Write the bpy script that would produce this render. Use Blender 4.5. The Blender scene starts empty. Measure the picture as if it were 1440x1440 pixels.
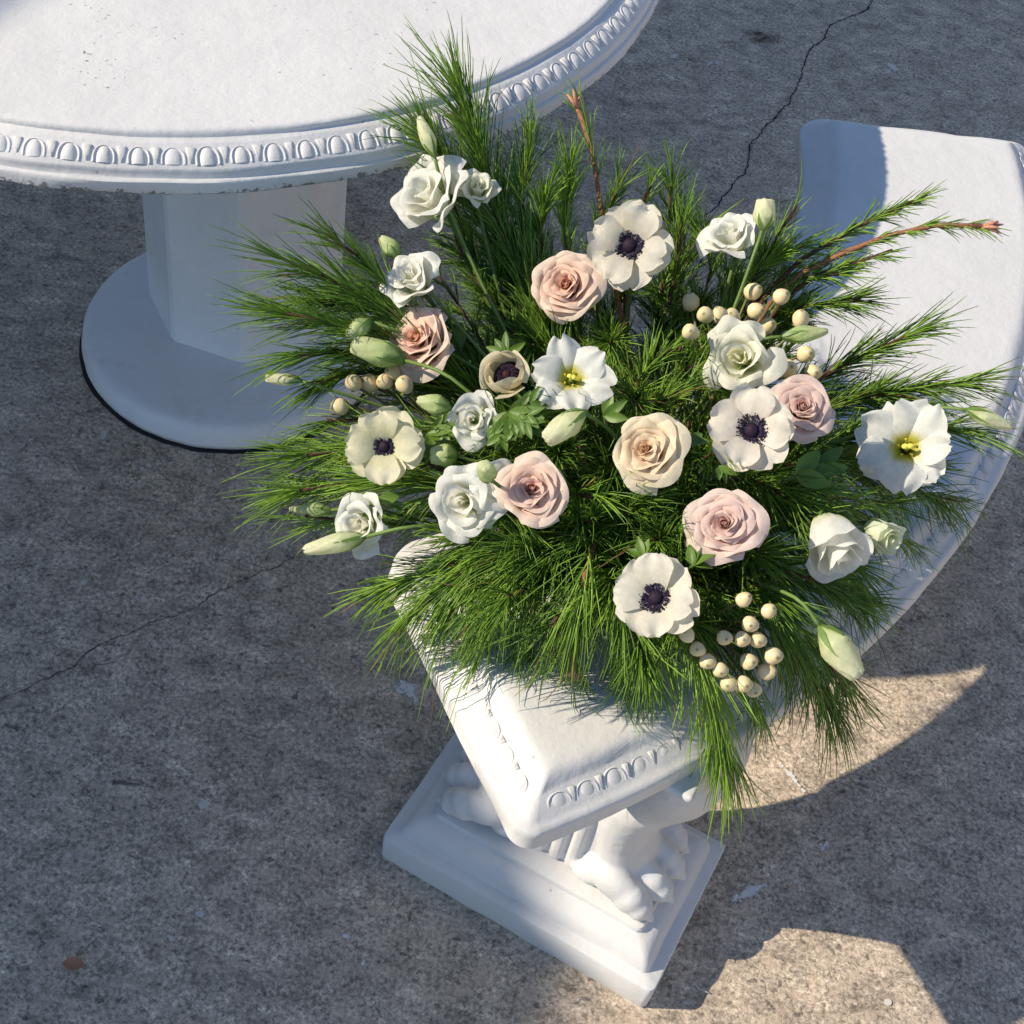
import bpy, bmesh, math, random
from mathutils import Vector, Matrix, Quaternion, noise
import numpy as np
random.seed(7)
sc = bpy.context.scene
R_ = math.radians
# ------------------------------------------------------------------ camera
PITCH, ROLL, CAMH, FPX = R_(49.11), R_(11.8), 1.558, 2000.0     # FPX: focal length in pixels of the 1440 px picture
FW = Vector((0, math.cos(PITCH), -math.sin(PITCH)))
_up = Vector((0, math.sin(PITCH), math.cos(PITCH)))
CR = Vector((1, 0, 0)) * math.cos(ROLL) + _up * math.sin(ROLL)
CU = -Vector((1, 0, 0)) * math.sin(ROLL) + _up * math.cos(ROLL)
CAMP = Vector((0, 0, CAMH))
cd = bpy.data.cameras.new('camera'); cam = bpy.data.objects.new('camera', cd); sc.collection.objects.link(cam)
m = Matrix((CR, CU, -FW)).transposed().to_4x4(); m.translation = CAMP
cam.matrix_world = m
cd.sensor_fit = 'HORIZONTAL'; cd.angle = 2 * math.atan(720 / FPX); cd.clip_start = 0.02; cd.clip_end = 500
sc.camera = cam
# ------------------------------------------------------------------ sky, sun, exposure
SUN_AZ, SUN_EL = R_(10), R_(36)                                  # travel direction on the ground, elevation
TRAVEL = Vector((math.cos(SUN_AZ) * math.cos(SUN_EL), math.sin(SUN_AZ) * math.cos(SUN_EL), -math.sin(SUN_EL)))
w = bpy.data.worlds.new('World'); sc.world = w; w.use_nodes = True
nt = w.node_tree; nt.nodes.clear()
sky = nt.nodes.new('ShaderNodeTexSky'); sky.sky_type = 'NISHITA'; sky.sun_disc = False
sky.sun_elevation = SUN_EL; sky.sun_rotation = math.atan2(-TRAVEL.x, -TRAVEL.y)
sky.altitude = 50; sky.air_density = 1.0; sky.dust_density = 0.1; sky.ozone_density = 3.5
bg = nt.nodes.new('ShaderNodeBackground'); bg.inputs['Strength'].default_value = 0.145
wo = nt.nodes.new('ShaderNodeOutputWorld')
nt.links.new(sky.outputs[0], bg.inputs[0]); nt.links.new(bg.outputs[0], wo.inputs[0])
sl = bpy.data.lights.new('sun', 'SUN'); sl.energy = 5.0; sl.angle = R_(0.53); sl.color = (1.0, 0.88, 0.71)
so = bpy.data.objects.new('sun', sl); sc.collection.objects.link(so)
so.rotation_euler = TRAVEL.to_track_quat('-Z', 'Y').to_euler(); so.location = (-4, -1, 5)
sc.view_settings.view_transform = 'Standard'; sc.view_settings.look = 'None'
sc.view_settings.exposure = 0.22; sc.view_settings.gamma = 1.0; sc.view_settings.use_curve_mapping = False
sc.cycles.max_bounces = 8; sc.cycles.diffuse_bounces = 4; sc.cycles.transmission_bounces = 4
sc.cycles.use_denoising = True; sc.cycles.use_adaptive_sampling = True; sc.cycles.adaptive_threshold = 0.02

# ------------------------------------------------------------------ helpers
COL = sc.collection
def ray(px, py):
    return (FW + CR * ((px - 720) / FPX) - CU * ((py - 720) / FPX))
def at_z(px, py, z=0.0):
    d = ray(px, py); return CAMP + d * ((z - CAMH) / d.z)
def at_d(px, py, depth):
    return CAMP + ray(px, py) * depth
def depth_of(p):
    return (Vector(p) - CAMP).dot(FW)
def mk(name, verts, faces, mat, parent=None, smooth=True, cols=None, sharp=0):
    me = bpy.data.meshes.new(name); me.from_pydata([tuple(v) for v in verts], [], faces); me.update()
    if smooth: me.polygons.foreach_set('use_smooth', [True] * len(me.polygons))
    if cols is not None:
        ca = me.color_attributes.new('Col', 'FLOAT_COLOR', 'POINT')
        ca.data.foreach_set('color', np.array(cols, dtype=np.float32).ravel())
    if mat is not None: me.materials.append(mat)
    if sharp: me.set_sharp_from_angle(angle=R_(sharp))
    o = bpy.data.objects.new(name, me); COL.objects.link(o); o.parent = parent
    return o
def from_mesh(name, me, parent=None):
    o = bpy.data.objects.new(name, me); COL.objects.link(o); o.parent = parent; return o
def thing(name, label, cat, mat4=None, group=None):
    o = bpy.data.objects.new(name, None); COL.objects.link(o); o.empty_display_size = .03
    if mat4 is not None: o.matrix_world = mat4
    o['label'] = label; o['category'] = cat
    if group: o['group'] = group
    return o
def loc4(p): return Matrix.Translation(Vector(p))
def tag(o, label, cat, group=None):
    o['label'] = label; o['category'] = cat
    if group: o['group'] = group
    return o
def tube(path, rad, n=6, cap=True):
    """verts, faces of a tube along path (list of Vectors); rad: number or list"""
    V, F = [], []
    k = len(path); rad = rad if isinstance(rad, (list, tuple)) else [rad] * k
    prev = None
    for i, p in enumerate(path):
        t = (path[min(i + 1, k - 1)] - path[max(i - 1, 0)]).normalized()
        if prev is None:
            a = t.orthogonal().normalized()
        else:
            a = (prev - t * prev.dot(t)).normalized()
        prev = a; b = t.cross(a)
        for j in range(n):
            an = 2 * math.pi * j / n
            V.append(p + (a * math.cos(an) + b * math.sin(an)) * rad[i])
    for i in range(k - 1):
        for j in range(n):
            F.append((i * n + j, i * n + (j + 1) % n, (i + 1) * n + (j + 1) % n, (i + 1) * n + j))
    if cap:
        F.append(tuple(range(n))[::-1]); F.append(tuple(range((k - 1) * n, k * n)))
    return V, F
class MB:
    def __init__(s): s.V = []; s.F = []; s.C = []
    def add(s, V, F, c=None):
        o = len(s.V); s.V += list(V); s.F += [tuple(i + o for i in f) for f in F]
        if c is not None: s.C += [c] * len(V) if not isinstance(c, list) else c
    def build(s, name, mat, parent=None, smooth=True):
        return mk(name, s.V, s.F, mat, parent, smooth, s.C if len(s.C) == len(s.V) and s.C else None)
def grid_faces(nu, nv, wrap=False):
    F = []
    for j in range(nv - 1):
        for i in range(nu if wrap else nu - 1):
            F.append((j * nu + i, j * nu + (i + 1) % nu, (j + 1) * nu + (i + 1) % nu, (j + 1) * nu + i))
    return F
def bez(p0, p1, p2, n=8):
    return [p0 * (1 - t) ** 2 + p1 * 2 * t * (1 - t) + p2 * t * t for t in [i / (n - 1) for i in range(n)]]

# ------------------------------------------------------------------ materials
def mat_new(name):
    ma = bpy.data.materials.new(name); ma.use_nodes = True
    n = ma.node_tree.nodes; n.clear()
    return ma, n, ma.node_tree.links
def ramp(n, stops, interp='LINEAR'):
    r = n.new('ShaderNodeValToRGB'); r.color_ramp.interpolation = interp
    e = r.color_ramp.elements
    while len(e) < len(stops): e.new(.5)
    for i, (p, c) in enumerate(stops):
        e[i].position = p; e[i].color = (*c, 1) if len(c) == 3 else c
    return r
def noise_n(n, l, co, scale, detail=4, rough=.55, dist=0.):
    t = n.new('ShaderNodeTexNoise'); t.inputs['Scale'].default_value = scale; t.inputs['Detail'].default_value = detail
    t.inputs['Roughness'].default_value = rough; t.inputs['Distortion'].default_value = dist
    l.new(co, t.inputs['Vector']); return t
def mixc(n, l, fac, a, b, mode='MIX'):
    x = n.new('ShaderNodeMix'); x.data_type = 'RGBA'; x.blend_type = mode
    for s, v in ((x.inputs[0], fac), (x.inputs[6], a), (x.inputs[7], b)):
        if hasattr(v, 'is_linked'): l.new(v, s)
        elif isinstance(v, (int, float)): s.default_value = v
        else: s.default_value = (*v, 1)
    return x.outputs[2]
def math_n(n, l, op, a, b=None, c=None):
    x = n.new('ShaderNodeMath'); x.operation = op
    for i, v in enumerate((a, b, c)):
        if v is None: continue
        if hasattr(v, 'is_linked'): l.new(v, x.inputs[i])
        else: x.inputs[i].default_value = v
    return x.outputs[0]
def principled(n, l, rough=.6, spec=.3):
    p = n.new('ShaderNodeBsdfPrincipled'); p.inputs['Roughness'].default_value = rough
    p.inputs['Specular IOR Level'].default_value = spec
    o = n.new('ShaderNodeOutputMaterial'); l.new(p.outputs[0], o.inputs[0]); return p, o
def bump(n, l, h, strength, dist, p, prev=None):
    b = n.new('ShaderNodeBump'); b.inputs['Strength'].default_value = strength; b.inputs['Distance'].default_value = dist
    l.new(h, b.inputs['Height'])
    if prev is not None: l.new(prev, b.inputs['Normal'])
    if p is not None: l.new(b.outputs[0], p.inputs['Normal'])
    return b.outputs[0]

def mat_concrete_ground():
    ma, n, l = mat_new('worn_concrete'); p, _ = principled(n, l, .82, .25)
    g = n.new('ShaderNodeNewGeometry'); co = g.outputs['Position']
    mp = n.new('ShaderNodeMapping'); l.new(co, mp.inputs[0]); mp.inputs['Rotation'].default_value = (0, 0, R_(-52)); mp.inputs['Scale'].default_value = (1, 1.45, 1)
    st = mp.outputs[0]
    big = noise_n(n, l, co, 1.6, 3, .5)
    r_big = ramp(n, [(.3, (.0, .0, .0)), (.7, (1, 1, 1))]); l.new(big.outputs[0], r_big.inputs[0])
    mid = noise_n(n, l, st, 19, 8, .68, .5)
    r_mid = ramp(n, [(.30, (.27, .225, .173)), (.44, (.43, .357, .275)), (.55, (.53, .440, .339)), (.70, (.78, .65, .50))]); l.new(mid.outputs[0], r_mid.inputs[0])
    fine = noise_n(n, l, co, 170, 6, .80, .3)
    r_fine = ramp(n, [(.34, (.22, .22, .22)), (.5, (.98, .98, .98)), (.66, (1.85, 1.85, 1.85))]); l.new(fine.outputs[0], r_fine.inputs[0])
    c = mixc(n, l, 1., r_mid.outputs[0], r_fine.outputs[0], 'MULTIPLY')
    # worn skin: flaked islands
    fl = noise_n(n, l, st, 30, 5, .62, .5)
    r_fl = ramp(n, [(.52, (0, 0, 0)), (.565, (1, 1, 1))]); l.new(fl.outputs[0], r_fl.inputs[0])
    c = mixc(n, l, math_n(n, l, 'MULTIPLY', r_fl.outputs[0], .30), c, (.72, .57, .43))
    dk = noise_n(n, l, st, 25, 7, .70, .5)
    r_dk = ramp(n, [(.57, (0, 0, 0)), (.63, (1, 1, 1))]); l.new(dk.outputs[0], r_dk.inputs[0])
    c = mixc(n, l, math_n(n, l, 'MULTIPLY', r_dk.outputs[0], .42), c, (.17, .140, .108))
    pt = noise_n(n, l, st, 58, 3, .55, .2); r_pt = ramp(n, [(.635, (0, 0, 0)), (.68, (1, 1, 1))]); l.new(pt.outputs[0], r_pt.inputs[0])
    c = mixc(n, l, math_n(n, l, 'MULTIPLY', r_pt.outputs[0], .65), c, (.09, .077, .064))
    c = mixc(n, l, math_n(n, l, 'MULTIPLY', r_big.outputs[0], .12), c, (.30, .25, .195))
    # crazing
    wv = n.new('ShaderNodeVectorMath'); wv.operation = 'MULTIPLY_ADD'
    nz = noise_n(n, l, co, 9, 4, .6); l.new(nz.outputs[1], wv.inputs[0]); wv.inputs[1].default_value = (.16, .16, .16); l.new(co, wv.inputs[2])
    vo = n.new('ShaderNodeTexVoronoi'); vo.feature = 'DISTANCE_TO_EDGE'; vo.inputs['Scale'].default_value = 15; l.new(wv.outputs[0], vo.inputs['Vector'])
    r_v = ramp(n, [(.0, (1, 1, 1)), (.018, (0, 0, 0))]); l.new(vo.outputs['Distance'], r_v.inputs[0])
    nm = noise_n(n, l, co, 3.1, 2, .5); r_nm = ramp(n, [(.46, (0, 0, 0)), (.62, (1, 1, 1))]); l.new(nm.outputs[0], r_nm.inputs[0])
    cr = math_n(n, l, 'MULTIPLY', r_v.outputs[0], r_nm.outputs[0])
    c = mixc(n, l, math_n(n, l, 'MULTIPLY', cr, .55), c, (.05, .045, .04))
    # pale mineral specks
    sp = n.new('ShaderNodeTexVoronoi'); sp.inputs['Scale'].default_value = 26; sp.inputs['Randomness'].default_value = 1; l.new(co, sp.inputs['Vector'])
    sn = noise_n(n, l, co, 60, 2, .5)
    rad = math_n(n, l, 'ADD', sp.outputs['Distance'], math_n(n, l, 'MULTIPLY', sn.outputs[0], .05))
    sel = n.new('ShaderNodeSeparateColor'); l.new(sp.outputs['Color'], sel.inputs[0])
    on = math_n(n, l, 'GREATER_THAN', sel.outputs[0], .93)
    spk = math_n(n, l, 'MULTIPLY', math_n(n, l, 'LESS_THAN', rad, .085), on)
    c = mixc(n, l, math_n(n, l, 'MULTIPLY', spk, .75), c, (.55, .54, .52))
    l.new(c, p.inputs['Base Color'])
    h = math_n(n, l, 'ADD', math_n(n, l, 'MULTIPLY', mid.outputs[0], 1.0), math_n(n, l, 'MULTIPLY', fine.outputs[0], .45))
    h = math_n(n, l, 'SUBTRACT', h, math_n(n, l, 'MULTIPLY', math_n(n, l, 'ADD', r_dk.outputs[0], r_pt.outputs[0]), .35))
    h = math_n(n, l, 'SUBTRACT', h, math_n(n, l, 'MULTIPLY', cr, .4))
    h = math_n(n, l, 'ADD', h, math_n(n, l, 'MULTIPLY', r_fl.outputs[0], .22))
    bump(n, l, h, .38, .005, p)
    return ma
def mat_painted(name, tint=(.80, .80, .79), chips=0.):
    ma, n, l = mat_new(name); p, _ = principled(n, l, .58, .3)
    tc = n.new('ShaderNodeTexCoord'); g = n.new('ShaderNodeNewGeometry'); co = g.outputs['Position']
    a = noise_n(n, l, co, 4.5, 5, .6, .4); ra = ramp(n, [(.3, tuple(x * .90 for x in tint)), (.55, tint), (.75, tuple(min(1, x * 1.03) for x in tint))]); l.new(a.outputs[0], ra.inputs[0])
    sm = noise_n(n, l, co, 22, 6, .65, 1.2); rs = ramp(n, [(.60, (0, 0, 0)), (.80, (1, 1, 1))]); l.new(sm.outputs[0], rs.inputs[0])
    c = mixc(n, l, math_n(n, l, 'MULTIPLY', rs.outputs[0], .34), ra.outputs[0], (.52, .50, .46))
    vo = n.new('ShaderNodeTexVoronoi'); vo.inputs['Scale'].default_value = 30; l.new(co, vo.inputs['Vector'])
    se = n.new('ShaderNodeSeparateColor'); l.new(vo.outputs['Color'], se.inputs[0])
    fn = noise_n(n, l, co, 160, 4, .6)
    rad = math_n(n, l, 'ADD', vo.outputs['Distance'], math_n(n, l, 'MULTIPLY', fn.outputs[0], .08))
    pit = math_n(n, l, 'MULTIPLY', math_n(n, l, 'LESS_THAN', rad, .085), math_n(n, l, 'GREATER_THAN', se.outputs[0], .86))
    c = mixc(n, l, math_n(n, l, 'MULTIPLY', pit, .6), c, (.30, .28, .25))
    ch = noise_n(n, l, co, 46, 6, .7, .3); chm = noise_n(n, l, co, 3.3, 2, .5)
    cv_ = math_n(n, l, 'ADD', ch.outputs[0], math_n(n, l, 'MULTIPLY', math_n(n, l, 'SUBTRACT', chm.outputs[0], .5), .5)); rch = ramp(n, [(.74, (0, 0, 0)), (.76, (1, 1, 1))]); l.new(cv_, rch.inputs[0])
    c = mixc(n, l, math_n(n, l, 'MULTIPLY', rch.outputs[0], .55), c, (.42, .40, .37))
    gr = noise_n(n, l, co, 9, 5, .65, 1.5); rg = ramp(n, [(.55, (0, 0, 0)), (.75, (1, 1, 1))]); l.new(gr.outputs[0], rg.inputs[0])
    c = mixc(n, l, math_n(n, l, 'MULTIPLY', rg.outputs[0], .20), c, (.50, .47, .41))
    fin = noise_n(n, l, co, 70, 6, .7, .2); mid = noise_n(n, l, co, 16, 4, .6)
    h = math_n(n, l, 'ADD', math_n(n, l, 'MULTIPLY', fin.outputs[0], .35), mid.outputs[0])
    h = math_n(n, l, 'SUBTRACT', h, math_n(n, l, 'MULTIPLY', pit, .25))
    if chips > 0:
        # crumbled lower edge of the slab: pits gathered near the underside
        sx = n.new('ShaderNodeSeparateXYZ'); l.new(co, sx.inputs[0])
        mr = n.new('ShaderNodeMapRange'); l.new(sx.outputs[2], mr.inputs[0])
        mr.inputs[1].default_value = chips; mr.inputs[2].default_value = chips + .011; mr.inputs[3].default_value = 1; mr.inputs[4].default_value = 0
        cn = noise_n(n, l, co, 120, 4, .7, .5); cb = noise_n(n, l, co, 7, 2, .5)
        v = math_n(n, l, 'ADD', math_n(n, l, 'MULTIPLY', mr.outputs[0], .23), math_n(n, l, 'ADD', cn.outputs[0], math_n(n, l, 'MULTIPLY', math_n(n, l, 'SUBTRACT', cb.outputs[0], .5), .35)))
        rc = ramp(n, [(.70, (0, 0, 0)), (.75, (1, 1, 1))]); l.new(v, rc.inputs[0])
        c = mixc(n, l, math_n(n, l, 'MULTIPLY', rc.outputs[0], .8), c, (.16, .145, .125))
        h = math_n(n, l, 'SUBTRACT', h, math_n(n, l, 'MULTIPLY', rc.outputs[0], 1.2))
        h = math_n(n, l, 'ADD', h, math_n(n, l, 'MULTIPLY', math_n(n, l, 'MULTIPLY', cn.outputs[0], mr.outputs[0]), 1.2))
    l.new(c, p.inputs['Base Color'])
    bump(n, l, h, .6, .0036, p)
    return ma
def mat_plain(name, col, rough=.6, spec=.3, var=.15, scale=60, bumpd=.0006):
    ma, n, l = mat_new(name); p, _ = principled(n, l, rough, spec)
    g = n.new('ShaderNodeNewGeometry')
    a = noise_n(n, l, g.outputs['Position'], scale, 4, .6)
    r = ramp(n, [(.3, tuple(x * (1 - var) for x in col)), (.7, tuple(min(1, x * (1 + var)) for x in col))]); l.new(a.outputs[0], r.inputs[0])
    l.new(r.outputs[0], p.inputs['Base Color'])
    if bumpd: bump(n, l, a.outputs[0], .5, bumpd, p)
    return ma
def mat_vcol(name, rough=.55, spec=.25, transl=.35, vein=0., scale=220, tl_tint=(1, 1, 1), sss=0.):
    """vertex-coloured thin plant tissue: diffuse + some light passing through"""
    ma, n, l = mat_new(name)
    at = n.new('ShaderNodeAttribute'); at.attribute_name = 'Col'
    tc = n.new('ShaderNodeTexCoord')
    g = noise_n(n, l, tc.outputs['Object'], scale, 3, .6)
    r = ramp(n, [(.3, (.90, .90, .88)), (.7, (1.06, 1.06, 1.06))]); l.new(g.outputs[0], r.inputs[0])
    c = mixc(n, l, 1., at.outputs['Color'], r.outputs[0], 'MULTIPLY')
    p = n.new('ShaderNodeBsdfPrincipled'); p.inputs['Roughness'].default_value = rough; p.inputs['Specular IOR Level'].default_value = spec
    l.new(c, p.inputs['Base Color'])
    if vein:
        bump(n, l, g.outputs[0], vein, .0012, p)
    o = n.new('ShaderNodeOutputMaterial')
    if transl:
        t = n.new('ShaderNodeBsdfTranslucent'); l.new(mixc(n, l, 1., c, tl_tint, 'MULTIPLY'), t.inputs[0])
        mx = n.new('ShaderNodeMixShader'); mx.inputs[0].default_value = transl
        l.new(p.outputs[0], mx.inputs[1]); l.new(t.outputs[0], mx.inputs[2]); l.new(mx.outputs[0], o.inputs[0])
    else:
        l.new(p.outputs[0], o.inputs[0])
    return ma
def mat_stain(name, col, thr=.5, scale=40, soft=.08):
    """thin film of old paint, broken up by the roughness of the concrete"""
    ma, n, l = mat_new(name); g = n.new('ShaderNodeNewGeometry')
    at = n.new('ShaderNodeAttribute'); at.attribute_name = 'Col'
    a = noise_n(n, l, g.outputs['Position'], scale, 5, .75, .4)
    se = n.new('ShaderNodeSeparateColor'); l.new(at.outputs['Color'], se.inputs[0])
    v = math_n(n, l, 'ADD', a.outputs[0], math_n(n, l, 'MULTIPLY', math_n(n, l, 'SUBTRACT', se.outputs[0], .72), .45))
    r = ramp(n, [(thr, (0, 0, 0)), (thr + soft, (1, 1, 1))]); l.new(v, r.inputs[0])
    d = n.new('ShaderNodeBsdfDiffuse'); d.inputs[0].default_value = (*col, 1)
    t = n.new('ShaderNodeBsdfTransparent'); mx = n.new('ShaderNodeMixShader'); o = n.new('ShaderNodeOutputMaterial')
    l.new(r.outputs[0], mx.inputs[0]); l.new(t.outputs[0], mx.inputs[1]); l.new(d.outputs[0], mx.inputs[2]); l.new(mx.outputs[0], o.inputs[0])
    return ma

M_GROUND = mat_concrete_ground()
M_TABLE = mat_painted('white_paint_table', (.69, .682, .662), chips=.7055)
M_BENCH = mat_painted('white_paint_bench', (.68, .673, .655))
M_BASE_LIFT = mat_painted('white_paint_shade_lift', (.82, .82, .815))  # same white paint, lightened in colour to brighten the shaded column and base
M_RING = mat_plain('black_ring', (.012, .012, .013), .5)
M_STEEL = mat_plain('rusty_steel', (.14, .12, .11), .45, .5)
M_DRYLEAF = mat_plain('dry_leaf', (.40, .19, .11), .7)
M_CRACK = mat_plain('crack_dark', (.03, .026, .022), .95, .05)

# ------------------------------------------------------------------ ground
def blob(px, py, rx, ry, rot, mat, name, z, seed=0, jag=.25, n=28, rings=4):
    """irregular flat patch lying on the ground; Col fades to the rim"""
    c = at_z(px, py, 0); c.z = 0
    ex = at_z(px + 10, py, 0) - at_z(px, py, 0); ey = at_z(px, py + 10, 0) - at_z(px, py, 0); ex /= 10; ey /= 10
    rnd = random.Random(seed); ph = [rnd.uniform(0, 6.28) for _ in range(6)]
    V = [Vector((c.x, c.y, z))]; C = [(1, 1, 1, 1)]; F = []
    for k in range(1, rings + 1):
        for j in range(n):
            a = 2 * math.pi * j / n
            q = 1 + jag * sum(math.sin((i + 2) * a + ph[i]) / (i + 1.5) for i in range(6))
            u, v = rx * q * math.cos(a) * k / rings, ry * q * math.sin(a) * k / rings
            u, v = u * math.cos(rot) - v * math.sin(rot), u * math.sin(rot) + v * math.cos(rot)
            P = c + ex * u + ey * v; P.z = z; V.append(P); s = 1 - (k / rings) ** 1.5; C.append((s, s, s, 1))
    for j in range(n): F.append((0, 1 + (j + 1) % n, 1 + j))
    for k in range(rings - 1):
        for j in range(n):
            a, b = 1 + k * n + j, 1 + k * n + (j + 1) % n
            F.append((a, b, b + n, a + n))
    return mk(name, V, F, mat, ground, True, C)
gv = [(-60, -60, 0), (60, -60, 0), (60, 60, 0), (-60, 60, 0)]
ground = mk('ground', gv, [(0, 1, 2, 3)], M_GROUND, None, False); ground['kind'] = 'structure'
ground['label'] = 'worn grey concrete paving with stains and fine cracks'
def crack(pts, wpx, seed):
    rnd = random.Random(seed); P = [at_z(x, y, 0) for x, y in pts]
    Q = []
    for a, b in zip(P[:-1], P[1:]):
        L = (b - a).length; k = max(2, int(L / .006))
        for i in range(k): Q.append(a.lerp(b, i / k))
    Q.append(P[-1]); V = []; F = []
    for i, p in enumerate(Q):
        t = (Q[min(i + 1, len(Q) - 1)] - Q[max(i - 1, 0)]); t.z = 0; t.normalize(); s = Vector((-t.y, t.x, 0))
        p = p + s * (rnd.uniform(-.0020, .0020) + .010 * noise.noise((i * .11, seed * 3.1, 2)))
        taper = min(1, i / 8 + .15, (len(Q) - 1 - i) / 8 + .15)
        w = wpx * (.35 + .9 * abs(noise.noise((i * .19, seed, 0))) + .25 * rnd.random()) * taper
        V += [p + s * w + Vector((0, 0, .0012)), p - s * w + Vector((0, 0, .0012))]
    for i in range(len(Q) - 1): F.append((2 * i, 2 * i + 1, 2 * i + 3, 2 * i + 2))
    return mk('crack', V, F, M_CRACK, ground, False)
crack([(1235, -30), (1228, 0), (1222, 14), (1168, 38), (1155, 58), (1130, 82), (1128, 105), (1110, 142), (1095, 162), (1060, 200), (1045, 245), (1030, 265), (1005, 290), (990, 306), (989, 345), (975, 400)], .0020, 3)
crack([(-20, 995), (0, 985), (60, 955), (110, 940), (122, 925), (140, 913), (190, 885), (240, 865), (300, 838), (350, 815), (395, 795), (440, 770)], .0008, 5)
crack([(110, 940), (150, 935), (185, 926)], .0008, 8); crack([(1222, 14), (1200, 8), (1180, 3)], .0012, 9)
crack([(1060, 170), (1095, 166), (1125, 167)], .0012, 12)

# ------------------------------------------------------------------ round table
T_TOP = Vector((-.57, 1.62)); T_BASE = Vector((-.477, 1.566))
table = thing('round_table', 'white painted round concrete table with egg and dart rim', 'table', loc4((T_BASE.x, T_BASE.y, 0)))
TO = Vector((T_TOP.x - T_BASE.x, T_TOP.y - T_BASE.y, 0))
RIM = [(-.0430, .75), (-.0405, .7499), (-.0380, .7494), (-.0360, .7480), (-.0350, .7458), (-.0346, .7438), (-.0330, .7428), (-.0292, .7424), (-.0278, .7416), (-.0072, .7288), (-.0062, .7274), (-.0056, .7250), (-.0050, .7212), (-.0040, .7196), (-.0016, .7190),
       (-.0002, .7178), (.0003, .7150), (.0006, .7068), (-.0012, .7046), (-.0045, .7036)]
def lathe(profile, n, center, wob=0.):
    V = []; F = []
    for (r, z) in profile:
        for j in range(n):
            a = 2 * math.pi * j / n
            rr = r + wob * noise.noise((math.cos(a) * 9, math.sin(a) * 9, z * 90))
            zz = z + wob * .5 * noise.noise((math.cos(a) * 11 + 5, math.sin(a) * 11, z * 60))
            V.append(center + Vector((rr * math.cos(a), rr * math.sin(a), zz)))
    F = [f[::-1] for f in grid_faces(n, len(profile), True)]
    return V, F
RT = .618
prof = [(RT + d, z) for d, z in RIM]
V, F = lathe([(.0005, .75), (.2, .75), (.4, .7502), (.53, .75), (.565, .75)] + prof + [(RT - .06, .704), (.2, .704), (.0005, .704)], 260, TO, .0016)
top = mk('table_top', V, F, M_TABLE, table, sharp=38)
# egg and dart band: shared meshes, each piece a part of the top
def egg_mesh(name, w, h, d, hood=1.):
    V = []; F = []; nu, nv = 9, 8
    for j in range(nv):
        v = j / (nv - 1); half = w * math.sqrt(max(0, 1 - (abs(v - .06) / .96) ** 2.4)) if v > .06 else w
        half = max(half, w * .08)
        for i in range(nu):
            u = -1 + 2 * i / (nu - 1)
            V.append((u * half, (v - .5) * h, d * (1 - u * u) ** .6 * math.sin(math.pi * min(.98, .16 + v * .82)) ** .6 - .001))
    F = grid_faces(nu, nv)
    # raised hood round the egg
    n0 = len(V); k = 15
    for r_, z_ in ((1.22, -.001), (1.30, d * .62 * hood), (1.55, d * .66 * hood), (1.70, -.001)):
        for i in range(k):
            a = math.pi * (i / (k - 1)); c_, s_ = math.cos(a), math.sin(a)
            V.append((w * r_ * c_ * (.84 + .16 * s_), -.5 * h * .94 + h * (.92 + .11 * (r_ - 1.2)) * s_ ** .8, z_))
    for j in range(3):
        for i in range(k - 1):
            a = n0 + j * k + i; F.append((a, a + 1, a + k + 1, a + k))
    me = bpy.data.meshes.new(name); me.from_pydata(V, [], F); me.update(); me.polygons.foreach_set('use_smooth', [True] * len(me.polygons)); return me
def dart_mesh(name, w, h, d):
    V = [(-w, h * .5, 0), (w, h * .5, 0), (0, -h * .5, 0), (0, h * .5, d * .35), (-w * .5, h * .45, d * .8), (w * .5, h * .45, d * .8), (0, -h * .38, d * .7), (0, h * .1, d * .3)]
    F = [(0, 4, 6, 2), (4, 3, 7, 6), (3, 5, 6, 7), (5, 1, 2, 6), (0, 3, 4), (3, 1, 5), (0, 1, 3)]
    me = bpy.data.meshes.new(name); me.from_pydata(V, [], F); me.update(); me.polygons.foreach_set('use_smooth', [True] * len(me.polygons)); return me
EGG = egg_mesh('egg', .0080, .0180, .0042, .52); DART = dart_mesh('dart', .0050, .0165, .0036)
EGG.materials.append(M_TABLE); DART.materials.append(M_TABLE)
EGGB = egg_mesh('egg', .0084, .0160, .0022, .34); DARTB = dart_mesh('dart', .0038, .0145, .0026)
EGGB.materials.append(M_BENCH); DARTB.materials.append(M_BENCH)
def ornament(me, name, pos, tan, nrm, parent, base):
    z = nrm.normalized(); x = (tan - z * tan.dot(z)).normalized(); y = z.cross(x)
    o = from_mesh(name, me, parent)
    mm = Matrix((x, y, z)).transposed().to_4x4(); mm.translation = pos - base
    rq = random.Random(hash((round(pos.x, 4), round(pos.y, 4))) & 0xffff); o.matrix_local = mm @ Matrix.Rotation(rq.uniform(-.06, .06), 4, 'Z') @ Matrix.Diagonal((rq.uniform(.9, 1.08), rq.uniform(.92, 1.05), rq.uniform(.62, 1.05), 1)); return o
NE = 122; SL = Vector((.0128, 0, .0206)).normalized()
tb = Vector((T_BASE.x, T_BASE.y, 0))
for i in range(NE):
    for kind, me in ((0, EGG), (.5, DART)):
        a = 2 * math.pi * (i + kind) / NE
        e = Vector((math.cos(a), math.sin(a), 0)); t = Vector((-math.sin(a), math.cos(a), 0))
        pos = Vector((T_TOP.x, T_TOP.y, 0)) + e * (RT - .0176) + Vector((0, 0, .7350))
        ornament(me, 'egg' if kind == 0 else 'dart', pos, t, e * SL.x + Vector((0, 0, SL.z)), top, tb)
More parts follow.
